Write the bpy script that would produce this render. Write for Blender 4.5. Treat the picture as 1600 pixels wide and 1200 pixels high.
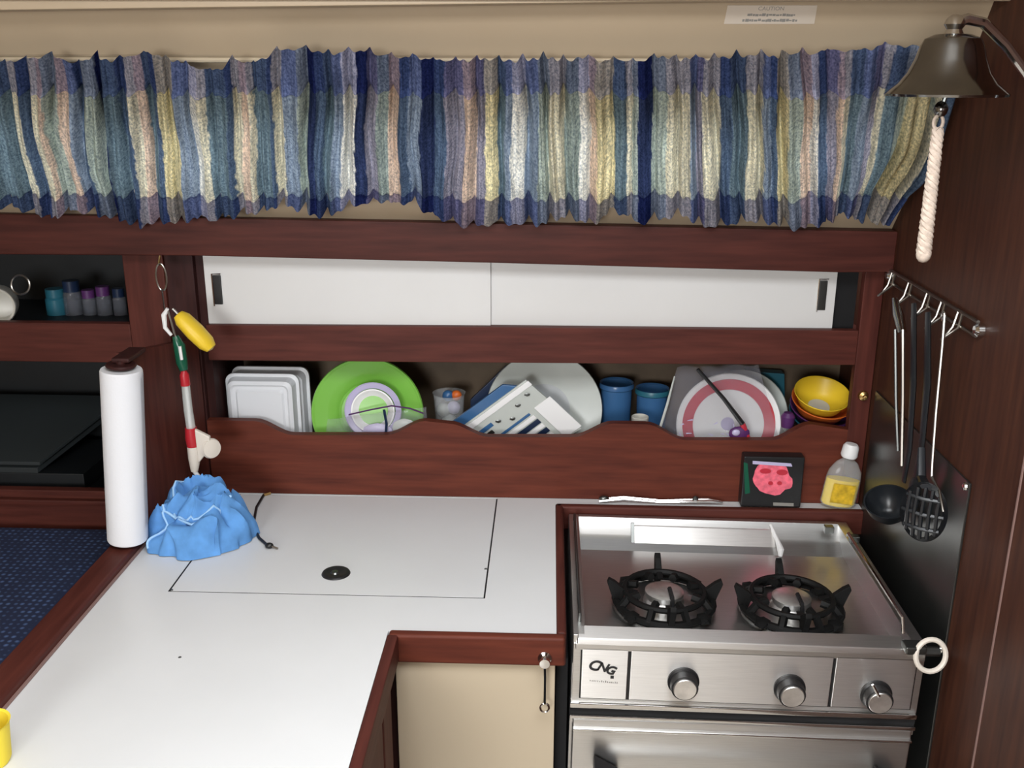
import bpy, bmesh, math, random
from mathutils import Vector, Matrix, noise
random.seed(7)
scene = bpy.context.scene
for o in list(bpy.data.objects):
    bpy.data.objects.remove(o, do_unlink=True)

# ------------------------------------------------------------------ camera
F = 1550.0
CAMZ = 1.75
CAM = Vector((0, 0, CAMZ))
vY = Vector((62, -490, F)).normalized()            # world +Y seen from the camera (right, down, forward)
_s = 0.014
vX = Vector((1, _s, -(62 - 490 * _s) / F)).normalized()
vZ = vX.cross(vY)
if vZ.y > 0:
    vZ = -vZ
def ray(px, py):
    c = Vector((px - 800, py - 600, F))
    return Vector((vX.dot(c), vY.dot(c), vZ.dot(c)))
def PY(px, py, Y):
    r = ray(px, py); return CAM + r * (Y / r.y)
def PX(px, py, X):
    r = ray(px, py); return CAM + r * (X / r.x)
def PZ(px, py, Z):
    r = ray(px, py); return CAM + r * ((Z - CAMZ) / r.z)
cd = bpy.data.cameras.new('camera')
cam = bpy.data.objects.new('camera', cd)
scene.collection.objects.link(cam)
right = Vector((vX.x, vY.x, vZ.x)); up = Vector((-vX.y, -vY.y, -vZ.y)); back = Vector((-vX.z, -vY.z, -vZ.z))
m = Matrix((right, up, back)).transposed().to_4x4()
m.translation = CAM
cam.matrix_world = m
cd.sensor_fit = 'HORIZONTAL'; cd.sensor_width = 36.0; cd.lens = 36.0 * F / 1600.0
cd.clip_start = 0.02
scene.camera = cam

# ------------------------------------------------------------------ world, lights, exposure
w = bpy.data.worlds.new('overcast_sky'); scene.world = w
w.use_nodes = True
wb = w.node_tree.nodes['Background']
wb.inputs['Color'].default_value = (0.86, 0.93, 1.0, 1)
wb.inputs['Strength'].default_value = 4.0
def area(name, loc, target, sx, sy, power, col):
    l = bpy.data.lights.new(name, 'AREA'); l.shape = 'RECTANGLE'; l.size = sx; l.size_y = sy
    l.energy = power; l.color = col
    o = bpy.data.objects.new(name, l); scene.collection.objects.link(o)
    o.location = loc
    o.rotation_euler = (Vector(target) - Vector(loc)).to_track_quat('-Z', 'Y').to_euler()
    return o
area('deck_hatch_light', (0.02, 0.55, 2.085), (0.02, 0.56, 0), 0.94, 0.62, 20, (0.98, 0.99, 1.0))
area('companionway_light', (-0.75, -2.18, 1.62), (0.0, 1.6, 1.15), 1.0, 0.85, 60, (1.0, 0.995, 0.98))
vs = scene.view_settings
vs.view_transform = 'Standard'; vs.look = 'None'; vs.gamma = 1.0; vs.exposure = -0.12
vs.use_curve_mapping = False

# ------------------------------------------------------------------ materials
MATS = {}
def srgb(r, g, b):
    f = lambda c: ((c / 255) / 12.92) if c / 255 <= 0.04045 else (((c / 255) + 0.055) / 1.055) ** 2.4
    return (f(r), f(g), f(b), 1)
def mat(name, col, rough=0.5, metal=0.0, var=0.0, scale=40, stretch=(1, 1, 1), bump=0.0, col2=None, coat=0.0, trans=0.0, alpha=1.0, ior=1.45, detail=4):
    M = bpy.data.materials.new(name); M.use_nodes = True
    nt = M.node_tree; b = nt.nodes['Principled BSDF']
    b.inputs['Base Color'].default_value = col
    b.inputs['Roughness'].default_value = rough
    b.inputs['Metallic'].default_value = metal
    b.inputs['Coat Weight'].default_value = coat
    b.inputs['Transmission Weight'].default_value = trans
    b.inputs['IOR'].default_value = ior
    b.inputs['Alpha'].default_value = alpha
    if var or col2 or bump:
        tc = nt.nodes.new('ShaderNodeTexCoord'); mp = nt.nodes.new('ShaderNodeMapping')
        mp.inputs['Scale'].default_value = stretch
        n = nt.nodes.new('ShaderNodeTexNoise'); n.inputs['Scale'].default_value = scale; n.inputs['Detail'].default_value = detail
        nt.links.new(tc.outputs['Object'], mp.inputs['Vector']); nt.links.new(mp.outputs['Vector'], n.inputs['Vector'])
        if var or col2:
            r = nt.nodes.new('ShaderNodeValToRGB')
            a = col2 if col2 else tuple(c * (1 - var) for c in col[:3]) + (1,)
            z = col if col2 else tuple(min(1, c * (1 + var)) for c in col[:3]) + (1,)
            r.color_ramp.elements[0].color = a; r.color_ramp.elements[1].color = z
            r.color_ramp.elements[0].position = 0.3; r.color_ramp.elements[1].position = 0.7
            nt.links.new(n.outputs['Fac'], r.inputs['Fac']); nt.links.new(r.outputs['Color'], b.inputs['Base Color'])
        if bump:
            bp = nt.nodes.new('ShaderNodeBump'); bp.inputs['Strength'].default_value = bump; bp.inputs['Distance'].default_value = 0.002
            nt.links.new(n.outputs['Fac'], bp.inputs['Height']); nt.links.new(bp.outputs['Normal'], b.inputs['Normal'])
    MATS[name] = M
    return M
WOODC, WOODC2 = (0.105, 0.028, 0.020, 1), (0.062, 0.016, 0.012, 1)
def wood(name, stretch, c=WOODC, c2=WOODC2):
    mat(name, c, 0.5, 0, scale=14, stretch=stretch, col2=c2, bump=0.08, detail=8)
    MATS[name].node_tree.nodes['Principled BSDF'].inputs['Specular IOR Level'].default_value = 0.2
wood('wood_x', (0.5, 6, 6)); wood('wood_y', (6, 0.5, 6)); wood('wood_z', (6, 6, 0.5))
wood('wood_beam', (0.5, 6, 6), (0.080, 0.021, 0.015, 1), (0.046, 0.012, 0.009, 1))
wood('wood_bulkhead', (5, 5, 0.5), (0.080, 0.029, 0.016, 1), (0.042, 0.015, 0.010, 1))
wood('wood_board', (0.5, 6, 6), (0.140, 0.034, 0.019, 1), (0.080, 0.019, 0.012, 1))
wood('wood_dark', (6, 6, 0.5), (0.050, 0.016, 0.014, 1), (0.028, 0.010, 0.010, 1))
mat('shelf_back', (0.11, 0.075, 0.045, 1), 0.6, var=0.3, scale=10)
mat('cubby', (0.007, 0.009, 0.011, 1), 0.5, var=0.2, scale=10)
mat('laminate', (0.73, 0.74, 0.745, 1), 0.32, var=0.02, scale=6)
mat('white_door', (0.67, 0.665, 0.655, 1), 0.4, var=0.02, scale=5)
mat('beige', (0.47, 0.37, 0.255, 1), 0.5, var=0.03, scale=5)
mat('beige_panel', (0.56, 0.47, 0.34, 1), 0.45, var=0.02, scale=5)
mat('black', (0.012, 0.012, 0.013, 1), 0.35)
mat('void', (0.006, 0.006, 0.007, 1), 0.8)
mat('cast_iron', (0.006, 0.006, 0.006, 1), 0.6)
MATS['cast_iron'].node_tree.nodes['Principled BSDF'].inputs['Specular IOR Level'].default_value = 0.25
mat('steel', (0.70, 0.70, 0.69, 1), 0.34, 1.0, var=0.05, scale=20, stretch=(1, 30, 30))
mat('steel_panel', (0.92, 0.91, 0.89, 1), 0.42, 1.0, var=0.04, scale=20, stretch=(1, 30, 30))
_nt = MATS['steel_panel'].node_tree; _b = _nt.nodes['Principled BSDF']; _b.inputs['Anisotropic'].default_value = 0.85
_cv = _nt.nodes.new('ShaderNodeCombineXYZ'); _cv.inputs[1].default_value = 0.2; _cv.inputs[2].default_value = 0.98
_nt.links.new(_cv.outputs[0], _b.inputs['Tangent'])                 # brushed along the panel, so highlights stretch upright
mat('chrome', (0.75, 0.75, 0.74, 1), 0.12, 1.0)
mat('alu', (0.88, 0.87, 0.85, 1), 0.38, 1.0, var=0.12, scale=60)
mat('dark_steel', (0.13, 0.135, 0.13, 1), 0.28, 0.9, var=0.1, scale=10)
mat('bell_metal', (0.24, 0.24, 0.235, 1), 0.13, 1.0, var=0.12, scale=25)
mat('brass', (0.55, 0.36, 0.14, 1), 0.35, 1.0)
mat('nylon', (0.012, 0.014, 0.017, 1), 0.3)
mat('white_plastic', (0.80, 0.80, 0.80, 1), 0.4)
mat('white_ring', (0.72, 0.66, 0.58, 1), 0.4)
mat('milky', (0.50, 0.53, 0.50, 1), 0.3, var=0.05, scale=12)
mat('grey_milk', (0.42, 0.44, 0.45, 1), 0.35)
mat('tub_white', (0.70, 0.72, 0.75, 1), 0.4)
mat('green_plate', (0.20, 0.50, 0.07, 1), 0.28)
mat('lilac', (0.50, 0.46, 0.66, 1), 0.3)
mat('blue_plastic', (0.04, 0.12, 0.27, 1), 0.25)
mat('navy_plastic', (0.012, 0.024, 0.06, 1), 0.3)
mat('teal_plastic', (0.02, 0.12, 0.17, 1), 0.35)
mat('yellow', (0.80, 0.55, 0.03, 1), 0.4)
mat('orange', (0.62, 0.13, 0.02, 1), 0.4)
mat('purple', (0.09, 0.025, 0.12, 1), 0.4)
mat('red', (0.45, 0.02, 0.03, 1), 0.35)
mat('crimson', (0.50, 0.03, 0.05, 1), 0.3)
mat('pink', (0.82, 0.14, 0.20, 1), 0.5, var=0.25, scale=90)
mat('green_tube', (0.01, 0.09, 0.05, 1), 0.25)
mat('ceramic', (0.62, 0.60, 0.54, 1), 0.3)
mat('paper', (0.78, 0.79, 0.82, 1), 0.9, bump=0.15, scale=220)
mat('cloth_blue', (0.11, 0.30, 0.64, 1), 0.9, var=0.18, scale=30, bump=0.3)
mat('cloth_edge', (0.36, 0.60, 0.88, 1), 0.9)
mat('rope', (0.58, 0.48, 0.40, 1), 0.9, var=0.15, scale=120)
mat('yellow_soft', (0.85, 0.68, 0.05, 1), 0.6)
mat('ink', (0.02, 0.02, 0.02, 1), 0.6)
mat('ink_grey', (0.25, 0.24, 0.22, 1), 0.6)
mat('sticker', (0.62, 0.54, 0.45, 1), 0.5)
mat('floor_wood', (0.62, 0.57, 0.50, 1), 0.4, var=0.3, scale=8, stretch=(8, 0.6, 1))
mat('grey_book', (0.020, 0.025, 0.027, 1), 0.6)
mat('wire', (0.35, 0.33, 0.30, 1), 0.3, 1.0)
mat('seam', (0.26, 0.16, 0.14, 1), 0.6)
mat('soap', (0.85, 0.62, 0.01, 1), 0.25)
mat('soap_label', (0.60, 0.38, 0.02, 1), 0.5, var=0.35, scale=70)

def film(name, col, opac, rough=0.15):
    """thin clear plastic: mostly see-through with a glossy skin"""
    M = bpy.data.materials.new(name); M.use_nodes = True; nt = M.node_tree
    out = nt.nodes['Material Output']; b = nt.nodes['Principled BSDF']
    b.inputs['Base Color'].default_value = col; b.inputs['Roughness'].default_value = rough
    t = nt.nodes.new('ShaderNodeBsdfTransparent'); mx = nt.nodes.new('ShaderNodeMixShader')
    mx.inputs[0].default_value = opac
    nt.links.new(t.outputs[0], mx.inputs[1]); nt.links.new(b.outputs[0], mx.inputs[2]); nt.links.new(mx.outputs[0], out.inputs['Surface'])
    MATS[name] = M
film('clear_film', (0.40, 0.40, 0.46, 1), 0.14, 0.06)
film('clear_plastic', (0.70, 0.73, 0.75, 1), 0.22, 0.1)
film('window_glass', (0.75, 0.80, 0.80, 1), 0.12, 0.05)
film('jar_glass', (0.16, 0.17, 0.20, 1), 0.5, 0.1)
film('clear_tube', (0.75, 0.78, 0.75, 1), 0.45, 0.1)

def curtain_mat(name, transl):
    M = bpy.data.materials.new(name); M.use_nodes = True; nt = M.node_tree
    nt.nodes.remove(nt.nodes['Principled BSDF']); out = nt.nodes['Material Output']
    at = nt.nodes.new('ShaderNodeAttribute'); at.attribute_name = 'stripe'
    tc = nt.nodes.new('ShaderNodeTexCoord')
    n = nt.nodes.new('ShaderNodeTexNoise'); n.inputs['Scale'].default_value = 330; n.inputs['Detail'].default_value = 3
    mp = nt.nodes.new('ShaderNodeMapping'); mp.inputs['Scale'].default_value = (1, 0.6, 0.6)
    nt.links.new(tc.outputs['Object'], mp.inputs['Vector']); nt.links.new(mp.outputs['Vector'], n.inputs['Vector'])
    r = nt.nodes.new('ShaderNodeValToRGB')
    r.color_ramp.elements[0].position = 0.34; r.color_ramp.elements[0].color = (0.52, 0.56, 0.62, 1)
    r.color_ramp.elements[1].position = 0.66; r.color_ramp.elements[1].color = (1.30, 1.28, 1.22, 1)
    nt.links.new(n.outputs['Fac'], r.inputs['Fac'])
    mul = nt.nodes.new('ShaderNodeMix'); mul.data_type = 'RGBA'; mul.blend_type = 'MULTIPLY'; mul.inputs[0].default_value = 1.0
    nt.links.new(at.outputs['Color'], mul.inputs[6]); nt.links.new(r.outputs['Color'], mul.inputs[7])
    d = nt.nodes.new('ShaderNodeBsdfDiffuse'); t = nt.nodes.new('ShaderNodeBsdfTranslucent'); mx = nt.nodes.new('ShaderNodeMixShader')
    mx.inputs[0].default_value = transl
    nt.links.new(mul.outputs[2], d.inputs['Color']); nt.links.new(mul.outputs[2], t.inputs['Color'])
    nt.links.new(d.outputs[0], mx.inputs[1]); nt.links.new(t.outputs[0], mx.inputs[2]); nt.links.new(mx.outputs[0], out.inputs['Surface'])
    MATS[name] = M
curtain_mat('curtain_cloth', 0.36); curtain_mat('curtain_band', 0.15)

def cushion_mat():
    M = bpy.data.materials.new('navy_weave'); M.use_nodes = True; nt = M.node_tree; b = nt.nodes['Principled BSDF']
    b.inputs['Roughness'].default_value = 0.85
    tc = nt.nodes.new('ShaderNodeTexCoord'); v = nt.nodes.new('ShaderNodeTexVoronoi'); v.inputs['Scale'].default_value = 75
    v.inputs['Randomness'].default_value = 0.15
    r = nt.nodes.new('ShaderNodeValToRGB')
    r.color_ramp.elements[0].position = 0.18; r.color_ramp.elements[0].color = (0.10, 0.17, 0.36, 1)
    r.color_ramp.elements[1].position = 0.42; r.color_ramp.elements[1].color = (0.010, 0.018, 0.055, 1)
    nt.links.new(tc.outputs['Object'], v.inputs['Vector']); nt.links.new(v.outputs['Distance'], r.inputs['Fac'])
    nt.links.new(r.outputs['Color'], b.inputs['Base Color'])
    MATS['navy_weave'] = M
cushion_mat()

# ------------------------------------------------------------------ mesh helpers
class B:
    def __init__(self): self.bm = bmesh.new()
    def box(self, x0, x1, y0, y1, z0, z1, bev=0.0, seg=2):
        t = bmesh.new(); bmesh.ops.create_cube(t, size=1)
        for v in t.verts:
            v.co = Vector((x0 + (v.co.x + .5) * (x1 - x0), y0 + (v.co.y + .5) * (y1 - y0), z0 + (v.co.z + .5) * (z1 - z0)))
        if bev: bmesh.ops.bevel(t, geom=t.edges[:], offset=bev, segments=seg, profile=0.5, affect='EDGES')
        return self.add(t)
    def add(self, t, M=None):
        if M is not None: bmesh.ops.transform(t, matrix=M, verts=t.verts[:])
        me = bpy.data.meshes.new('tmp'); t.to_mesh(me); t.free(); self.bm.from_mesh(me); bpy.data.meshes.remove(me)
        return self
    def prism(self, pts, vec, bev=0.0):
        """polygon of 3D points swept along vec"""
        t = bmesh.new(); vs = [t.verts.new(p) for p in pts]; f = t.faces.new(vs)
        r = bmesh.ops.extrude_face_region(t, geom=[f])
        bmesh.ops.translate(t, vec=Vector(vec), verts=[g for g in r['geom'] if isinstance(g, bmesh.types.BMVert)])
        bmesh.ops.recalc_face_normals(t, faces=t.faces[:])
        if bev: bmesh.ops.bevel(t, geom=t.edges[:], offset=bev, segments=2, profile=0.5, affect='EDGES')
        return self.add(t)
    def lathe(self, prof, M=None, seg=40, sx=1.0, sy=1.0):
        """profile [(r,z)...] spun about local Z"""
        t = bmesh.new(); rings = []
        for r, z in prof:
            if r < 1e-6: rings.append([t.verts.new((0, 0, z))])
            else: rings.append([t.verts.new((sx * r * math.cos(2 * math.pi * i / seg), sy * r * math.sin(2 * math.pi * i / seg), z)) for i in range(seg)])
        for a, b in zip(rings, rings[1:]):
            if len(a) == 1 and len(b) == 1: continue
            for i in range(seg):
                j = (i + 1) % seg
                if len(a) == 1: t.faces.new((a[0], b[i], b[j]))
                elif len(b) == 1: t.faces.new((a[i], a[j], b[0]))
                else: t.faces.new((a[i], a[j], b[j], b[i]))
        bmesh.ops.recalc_face_normals(t, faces=t.faces[:])
        return self.add(t, M)
    def tube(self, path, rad, seg=8, closed=False, flat=1.0):
        P = [Vector(p) for p in path]; n = len(P)
        R = rad if isinstance(rad, (list, tuple)) else [rad] * n
        t = bmesh.new(); rings = []; prev = None
        for i in range(n):
            if closed: d = P[(i + 1) % n] - P[i - 1]
            else: d = P[min(i + 1, n - 1)] - P[max(i - 1, 0)]
            d.normalize()
            if prev is None:
                a = Vector((0, 0, 1)) if abs(d.z) < 0.9 else Vector((1, 0, 0))
                u = d.cross(a).normalized()
            else:
                u = (prev - d * prev.dot(d)).normalized()
            prev = u; v = d.cross(u)
            rings.append([t.verts.new(P[i] + (u * math.cos(2 * math.pi * k / seg) + v * flat * math.sin(2 * math.pi * k / seg)) * R[i]) for k in range(seg)])
        rr = list(zip(rings, rings[1:])) + ([(rings[-1], rings[0])] if closed else [])
        for a, b in rr:
            for k in range(seg):
                t.faces.new((a[k], a[(k + 1) % seg], b[(k + 1) % seg], b[k]))
        if not closed:
            t.faces.new(rings[0]); t.faces.new(rings[-1])
        bmesh.ops.recalc_face_normals(t, faces=t.faces[:])
        return self.add(t)
    def ball(self, c, r, sc=(1, 1, 1), sub=2, M=None):
        t = bmesh.new(); bmesh.ops.create_icosphere(t, subdivisions=sub, radius=r)
        for v in t.verts: v.co = Vector((v.co.x * sc[0], v.co.y * sc[1], v.co.z * sc[2]))
        if M is not None: bmesh.ops.transform(t, matrix=M, verts=t.verts[:])
        bmesh.ops.translate(t, vec=Vector(c), verts=t.verts[:])
        return self.add(t)
    def grid(self, fn, nu, nv, thick=0.0, closed_u=False):
        t = bmesh.new()
        V = [[t.verts.new(fn(i / nu, j / nv)) for i in range(nu if closed_u else nu + 1)] for j in range(nv + 1)]
        for j in range(nv):
            for i in range(nu):
                k = (i + 1) % nu if closed_u else i + 1
                t.faces.new((V[j][i], V[j][k], V[j + 1][k], V[j + 1][i]))
        if thick: bmesh.ops.solidify(t, geom=t.faces[:], thickness=thick)
        return self.add(t)
    def obj(self, name, material, parent=None, smooth=35):
        me = bpy.data.meshes.new(name); self.bm.to_mesh(me); self.bm.free()
        me.materials.append(MATS[material])
        if smooth:
            for p in me.polygons: p.use_smooth = True
            me.set_sharp_from_angle(angle=math.radians(smooth))
        o = bpy.data.objects.new(name, me); scene.collection.objects.link(o)
        if smooth and len(me.polygons) < 3000:
            wn = o.modifiers.new('weighted_normals', 'WEIGHTED_NORMAL'); wn.keep_sharp = True
        if parent:
            o.parent = parent
            top = parent
            while top.parent: top = top.parent
            if parent is top and parent.type == 'EMPTY': o.location = -parent.location
        return o
def tag(o, label, cat, group=None):
    o['label'] = label; o['category'] = cat
    if group: o['group'] = group
    return o
def struct(o, label=None):
    o['kind'] = 'structure'
    if label: o['label'] = label
    return o
def thing(name, label, cat, loc, group=None):
    o = bpy.data.objects.new(name, None); o.empty_display_size = 0.05
    scene.collection.objects.link(o); o.location = loc
    return tag(o, label, cat, group)
def axis_to(d):
    return Vector(d).normalized().to_track_quat('Z', 'Y').to_matrix().to_4x4()
def at(p, d=(0, 0, 1)):
    return Matrix.Translation(Vector(p)) @ axis_to(d)
def interp(tab, x):
    if x <= tab[0][0]: return tab[0][1]
    for (a, b), (c, d) in zip(tab, tab[1:]):
        if x <= c: return b + (d - b) * (x - a) / (c - a)
    return tab[-1][1]
def text_mesh(s, size, M, name, material, parent, ext=0.0003, shear=0.0, bold=0.0):
    c = bpy.data.curves.new(name, 'FONT'); c.body = s; c.size = size; c.extrude = ext; c.align_x = 'CENTER'; c.align_y = 'CENTER'; c.shear = shear; c.offset = bold
    t = bpy.data.objects.new('tmp', c); scene.collection.objects.link(t)
    me = bpy.data.meshes.new_from_object(t.evaluated_get(bpy.context.evaluated_depsgraph_get()))
    bpy.data.objects.remove(t); me.transform(M); me.name = name
    me.materials.clear(); me.materials.append(MATS[material])
    o = bpy.data.objects.new(name, me); scene.collection.objects.link(o)
    if parent:
        o.parent = parent
        if parent.parent is None and parent.type == 'EMPTY': o.location = -parent.location
    return o
FRONT = Matrix(((1, 0, 0, 0), (0, 0, -1, 0), (0, 1, 0, 0), (0, 0, 0, 1)))     # text upright, facing -Y

# ================================================================== SETTING
ZC = 0.90          # counter top
XB = 0.645         # bulkhead face
YW = 1.90          # shelf front plane
struct(B().box(-2.0, 1.2, -2.2, 2.4, -0.03, 0.0).obj('floor', 'floor_wood'), 'brown wooden cabin sole')
# ceiling with the deck hatch opening
c = B()
HA = (-0.47, 0.51, 0.20, 0.90)
c.box(-2.0, 1.2, -2.2, HA[2], 2.06, 2.10); c.box(-2.0, HA[0], HA[2], HA[3], 2.06, 2.10); c.box(HA[1], 1.2, HA[2], HA[3], 2.06, 2.10)
c.prism([(-2.0, 0.90, 2.06), (-2.0, 1.525, 1.845), (-2.0, 1.525, 1.885), (-2.0, 0.90, 2.10)], (3.2, 0, 0))
struct(c.obj('ceiling', 'beige', smooth=0), 'cream headliner with deck hatch opening')
# cabin side: leans inboard above the beam, window strip behind the curtain
WB, WM, WT = (1.902, 1.462), (1.628, 1.772), (1.560, 1.876)
def side(t): return (WB[0] + (WM[0] - WB[0]) * t, WB[1] + (WM[1] - WB[1]) * t)
c = B()
def slab(x0, x1, t0, t1, th=0.03):
    a, b = side(t0), side(t1)
    n = Vector((0, WM[1] - WB[1], -(WM[0] - WB[0]))).normalized() * th
    c.prism([(x0, a[0], a[1]), (x1, a[0], a[1]), (x1, b[0], b[1]), (x0, b[0], b[1])], n)
T0, T1 = 0.22, 0.74
slab(-2.0, XB, 0, T0); slab(-2.0, XB, T1, 1.0); slab(-2.0, -1.02, T0, T1); slab(0.55, XB, T0, T1)
c.prism([(-2.0, WM[0], WM[1]), (XB, WM[0], WM[1]), (XB, WT[0], WT[1]), (-2.0, WT[0], WT[1])], (0, 0.04, 0.01))
struct(c.obj('wall_back', 'beige', smooth=0), 'beige cabin side leaning inboard above the shelves')
c = B(); a, b = side(T0), side(T1)
for x0, x1 in ((-1.02, -0.25), (-0.22, 0.55)):
    c.prism([(x0, a[0], a[1]), (x1, a[0], a[1]), (x1, b[0], b[1]), (x0, b[0], b[1])], Vector((0, 0.010, 0.011)))
wn = struct(c.obj('window_1', 'window_glass', smooth=0), 'long cabin window behind the striped curtain')
c = B(); c.prism([(-0.25, a[0], a[1]), (-0.22, a[0], a[1]), (-0.22, b[0], b[1]), (-0.25, b[0], b[1])], Vector((0, 0.014, 0.015)))
c.obj('window_frame', 'beige', wn, smooth=0)
# thin cove under the headliner
c = B(); q0 = PY(-60, 14, 1.535)
a_, b_ = PY(-700, 25, 1.528), PY(1590, -4, 1.528)
c.prism([a_, Vector((XB, 1.528, b_.z)), Vector((XB, 1.528, 1.91)), Vector((a_.x, 1.528, 1.91))], (0, 0.04, 0), 0.003)
struct(c.obj('trim_1', 'beige', smooth=30), 'beige moulding along the top of the cabin side')
# rest of the cabin: hull sides and the companionway bulkhead behind the viewer
struct(B().box(-2.03, -2.0, -2.2, 2.4, 0, 2.10).obj('wall_far', 'beige', smooth=0), 'cream cabin side beyond the settee')
struct(B().box(-2.0, 1.2, 2.30, 2.33, 0, 1.50).obj('wall_hull', 'wood_dark', smooth=0), 'dark hull lining behind the shelves')
c = B(); c.box(-2.0, -1.30, -2.23, -2.2, 0, 2.10); c.box(-0.20, 1.2, -2.23, -2.2, 0, 2.10); c.box(-1.30, -0.20, -2.23, -2.2, 0, 1.15)
struct(c.obj('wall_front', 'wood_bulkhead', smooth=0), 'companionway bulkhead')
struct(B().box(1.17, 1.2, -2.2, -0.30, 0, 2.10).obj('wall_quarter', 'beige', smooth=0), 'cream cabin side aft of the galley')
# bulkhead
c = B()
c.box(XB, XB + 0.03, 1.262, 2.4, 0, 2.10); c.box(XB - 0.006, XB + 0.03, -0.30, 1.258, 0, 2.10, 0.002)
wr = struct(c.obj('wall_right', 'wood_bulkhead', smooth=0), 'brown varnished wooden bulkhead beside the stove')
c = B(); c.box(XB - 0.0068, XB - 0.0045, 1.2575, 1.2610, 0.0, 1.30)
c.obj('seam_strip', 'seam', wr)
c = B(); c.box(XB - 0.004, XB, 1.412, 1.87, 0.35, 1.155, 0.001)
hs = c.obj('heat_shield', 'dark_steel', wr); hs['label'] = 'dark metal heat shield sheet'
for yy, zz in ((1.425, 1.145), (1.425, 0.86)):
    B().lathe([(0, 0), (0.007, 0), (0.006, 0.003), (0, 0.004)], at((XB - 0.004, yy, zz), (-1, 0, 0)), seg=12).obj('screw', 'chrome', wr)
# beam under the curtain
c = B()
pts = [PY(-260, 329, 1.86), PY(1424, 362, 1.86), PY(1424, 426, 1.86), PY(1312, 426, 1.86), PY(765, 411, 1.86), PY(310, 400, 1.86), PY(-260, 396, 1.86)]
pts[1].x = XB; pts[2].x = XB
c.prism(pts, (0, 0.05, 0), 0.003)
struct(c.obj('trim_2', 'wood_beam'), 'long dark mahogany beam under the curtain')
# low partition at the left end of the counter
c = B()
c.prism([(-0.745, 1.66, 0.9005), (-0.702, 1.899, 0.9005), (-0.702, 1.899, 1.236), (-0.745, 1.66, 1.272)], (-0.020, 0.0, 0.0), 0.002)
struct(c.obj('wall_left', 'wood_z'), 'low mahogany partition at the end of the counter')

# ================================================================== DISH SHELF with sliding doors
sh = thing('dish_shelf', 'built-in mahogany dish shelf with white sliding doors above a scalloped front board', 'shelf', (0, 1.95, 0.90))
B().box(-0.70, XB - 0.001, 2.12, 2.14, 0.90, 1.44).obj('back_panel', 'shelf_back', sh)
B().box(-0.70, XB - 0.001, 1.919, 2.12, 0.915, 0.933).obj('shelf_board', 'wood_x', sh)
B().box(-0.70, XB - 0.001, 1.921, 2.12, 1.225, 1.243).obj('shelf_board', 'wood_x', sh)
B().box(-0.70, -0.684, 1.921, 2.12, 0.934, 1.44).obj('end_panel', 'wood_dark', sh)
c = B()
pts = [PY(p[0], p[1], YW) for p in ((318, 508), (760, 511), (1352, 517), (1352, 571), (760, 567), (318, 563))]
pts[2].x = pts[3].x = 0.606; pts[0].x = pts[-1].x = -0.684
c.prism(pts, (0, 0.020, 0), 0.002); c.obj('rail', 'wood_x', sh)
B().box(0.606, XB - 0.001, YW, YW + 0.022, 0.901, 1.40, 0.002).obj('stile', 'wood_z', sh)
# fiddle board with three scooped cut-outs
def scoop(xa, xb, y0, y1, e=60):
    out = []
    for i in range(9):
        t = i / 8; out.append((xa + e * t, y0 + (y1 - y0) * (3 * t * t - 2 * t ** 3)))
    for i in range(9):
        t = i / 8; out.append((xb - e + e * t, y1 + (y0 - y1) * (3 * t * t - 2 * t ** 3)))
    return out
top = [(330, 657)] + scoop(396, 664, 658, 680, 62) + scoop(702, 958, 662, 683, 62) + scoop(1010, 1268, 663, 688, 62) + [(1345, 672)]
pts = [PY(x, y, YW) for x, y in top]
pts[0].x = -0.70; pts[-1].x = 0.606
pts = [p for i, p in enumerate(pts) if i == 0 or (p - pts[i - 1]).length > 1e-4]
pts += [Vector((0.606, YW, ZC + 0.0005)), Vector((-0.70, YW, ZC + 0.0005))]
B().prism(pts, (0, 0.019, 0)).obj('fiddle_board', 'wood_board', sh, smooth=20)
for x0, x1, yy, px, hx in ((-0.682, -0.114, 1.914, 334, -0.657), (-0.119, 0.560, 1.922, 1290, 0.534)):
    d = B().box(x0, x1, yy, yy + 0.006, 1.2455, 1.42, 0.001).obj('sliding_door', 'white_door', sh)
    h = B()
    h.box(hx - 0.008, hx + 0.008, yy - 0.0035, yy + 0.001, 1.303, 1.362, 0.0015)
    h.obj('finger_pull', 'black' if px < 500 else 'dark_steel', d)
    h = B().tube([(hx - 0.009, yy - 0.003, 1.300), (hx - 0.009, yy - 0.004, 1.365), (hx + 0.009, yy - 0.004, 1.365)], 0.0015, 6)
    h.obj('pull_rim', 'chrome', d)
B().box(-0.684, 0.606, 1.940, 1.946, 1.244, 1.42).obj('locker_dark_sheet', 'void', sh)  # near-black sheet standing in for the unlit depth behind the doors
B().lathe([(0, 0), (0.011, 0), (0.009, 0.006), (0.004, 0.009), (0.004, 0.016), (0, 0.017)], at((0.628, YW, 1.135), (0, -1, 0)), seg=14).obj('catch', 'brass', sh)

# ================================================================== OPEN LOCKER left of the partition
lk = thing('open_locker', 'dark open mahogany locker with two cubbies behind the paper towel', 'locker', (-1.1, 1.95, 0.82))
B().box(-0.838, -0.757, YW, YW + 0.03, 0.80, 1.43, 0.003).obj('stile', 'wood_z', lk)
B().box(-0.757, -0.700, YW + 0.006, YW + 0.03, 0.80, 1.43, 0.002).obj('stile', 'wood_dark', lk)
B().box(-1.60, -0.838, YW + 0.002, YW + 0.024, 1.181, 1.263, 0.003).obj('rail', 'wood_x', lk)
B().box(-1.60, -0.838, YW + 0.002, YW + 0.024, 0.80, 0.897, 0.003).obj('rail', 'wood_x', lk)
B().box(-1.60, -0.838, YW - 0.012, YW + 0.002, 0.868, 0.880, 0.003).obj('rail_bead', 'wood_x', lk)
B().box(-1.60, -0.838, YW + 0.025, 2.2, 1.225, 1.243).obj('shelf_board', 'cubby', lk)
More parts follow.
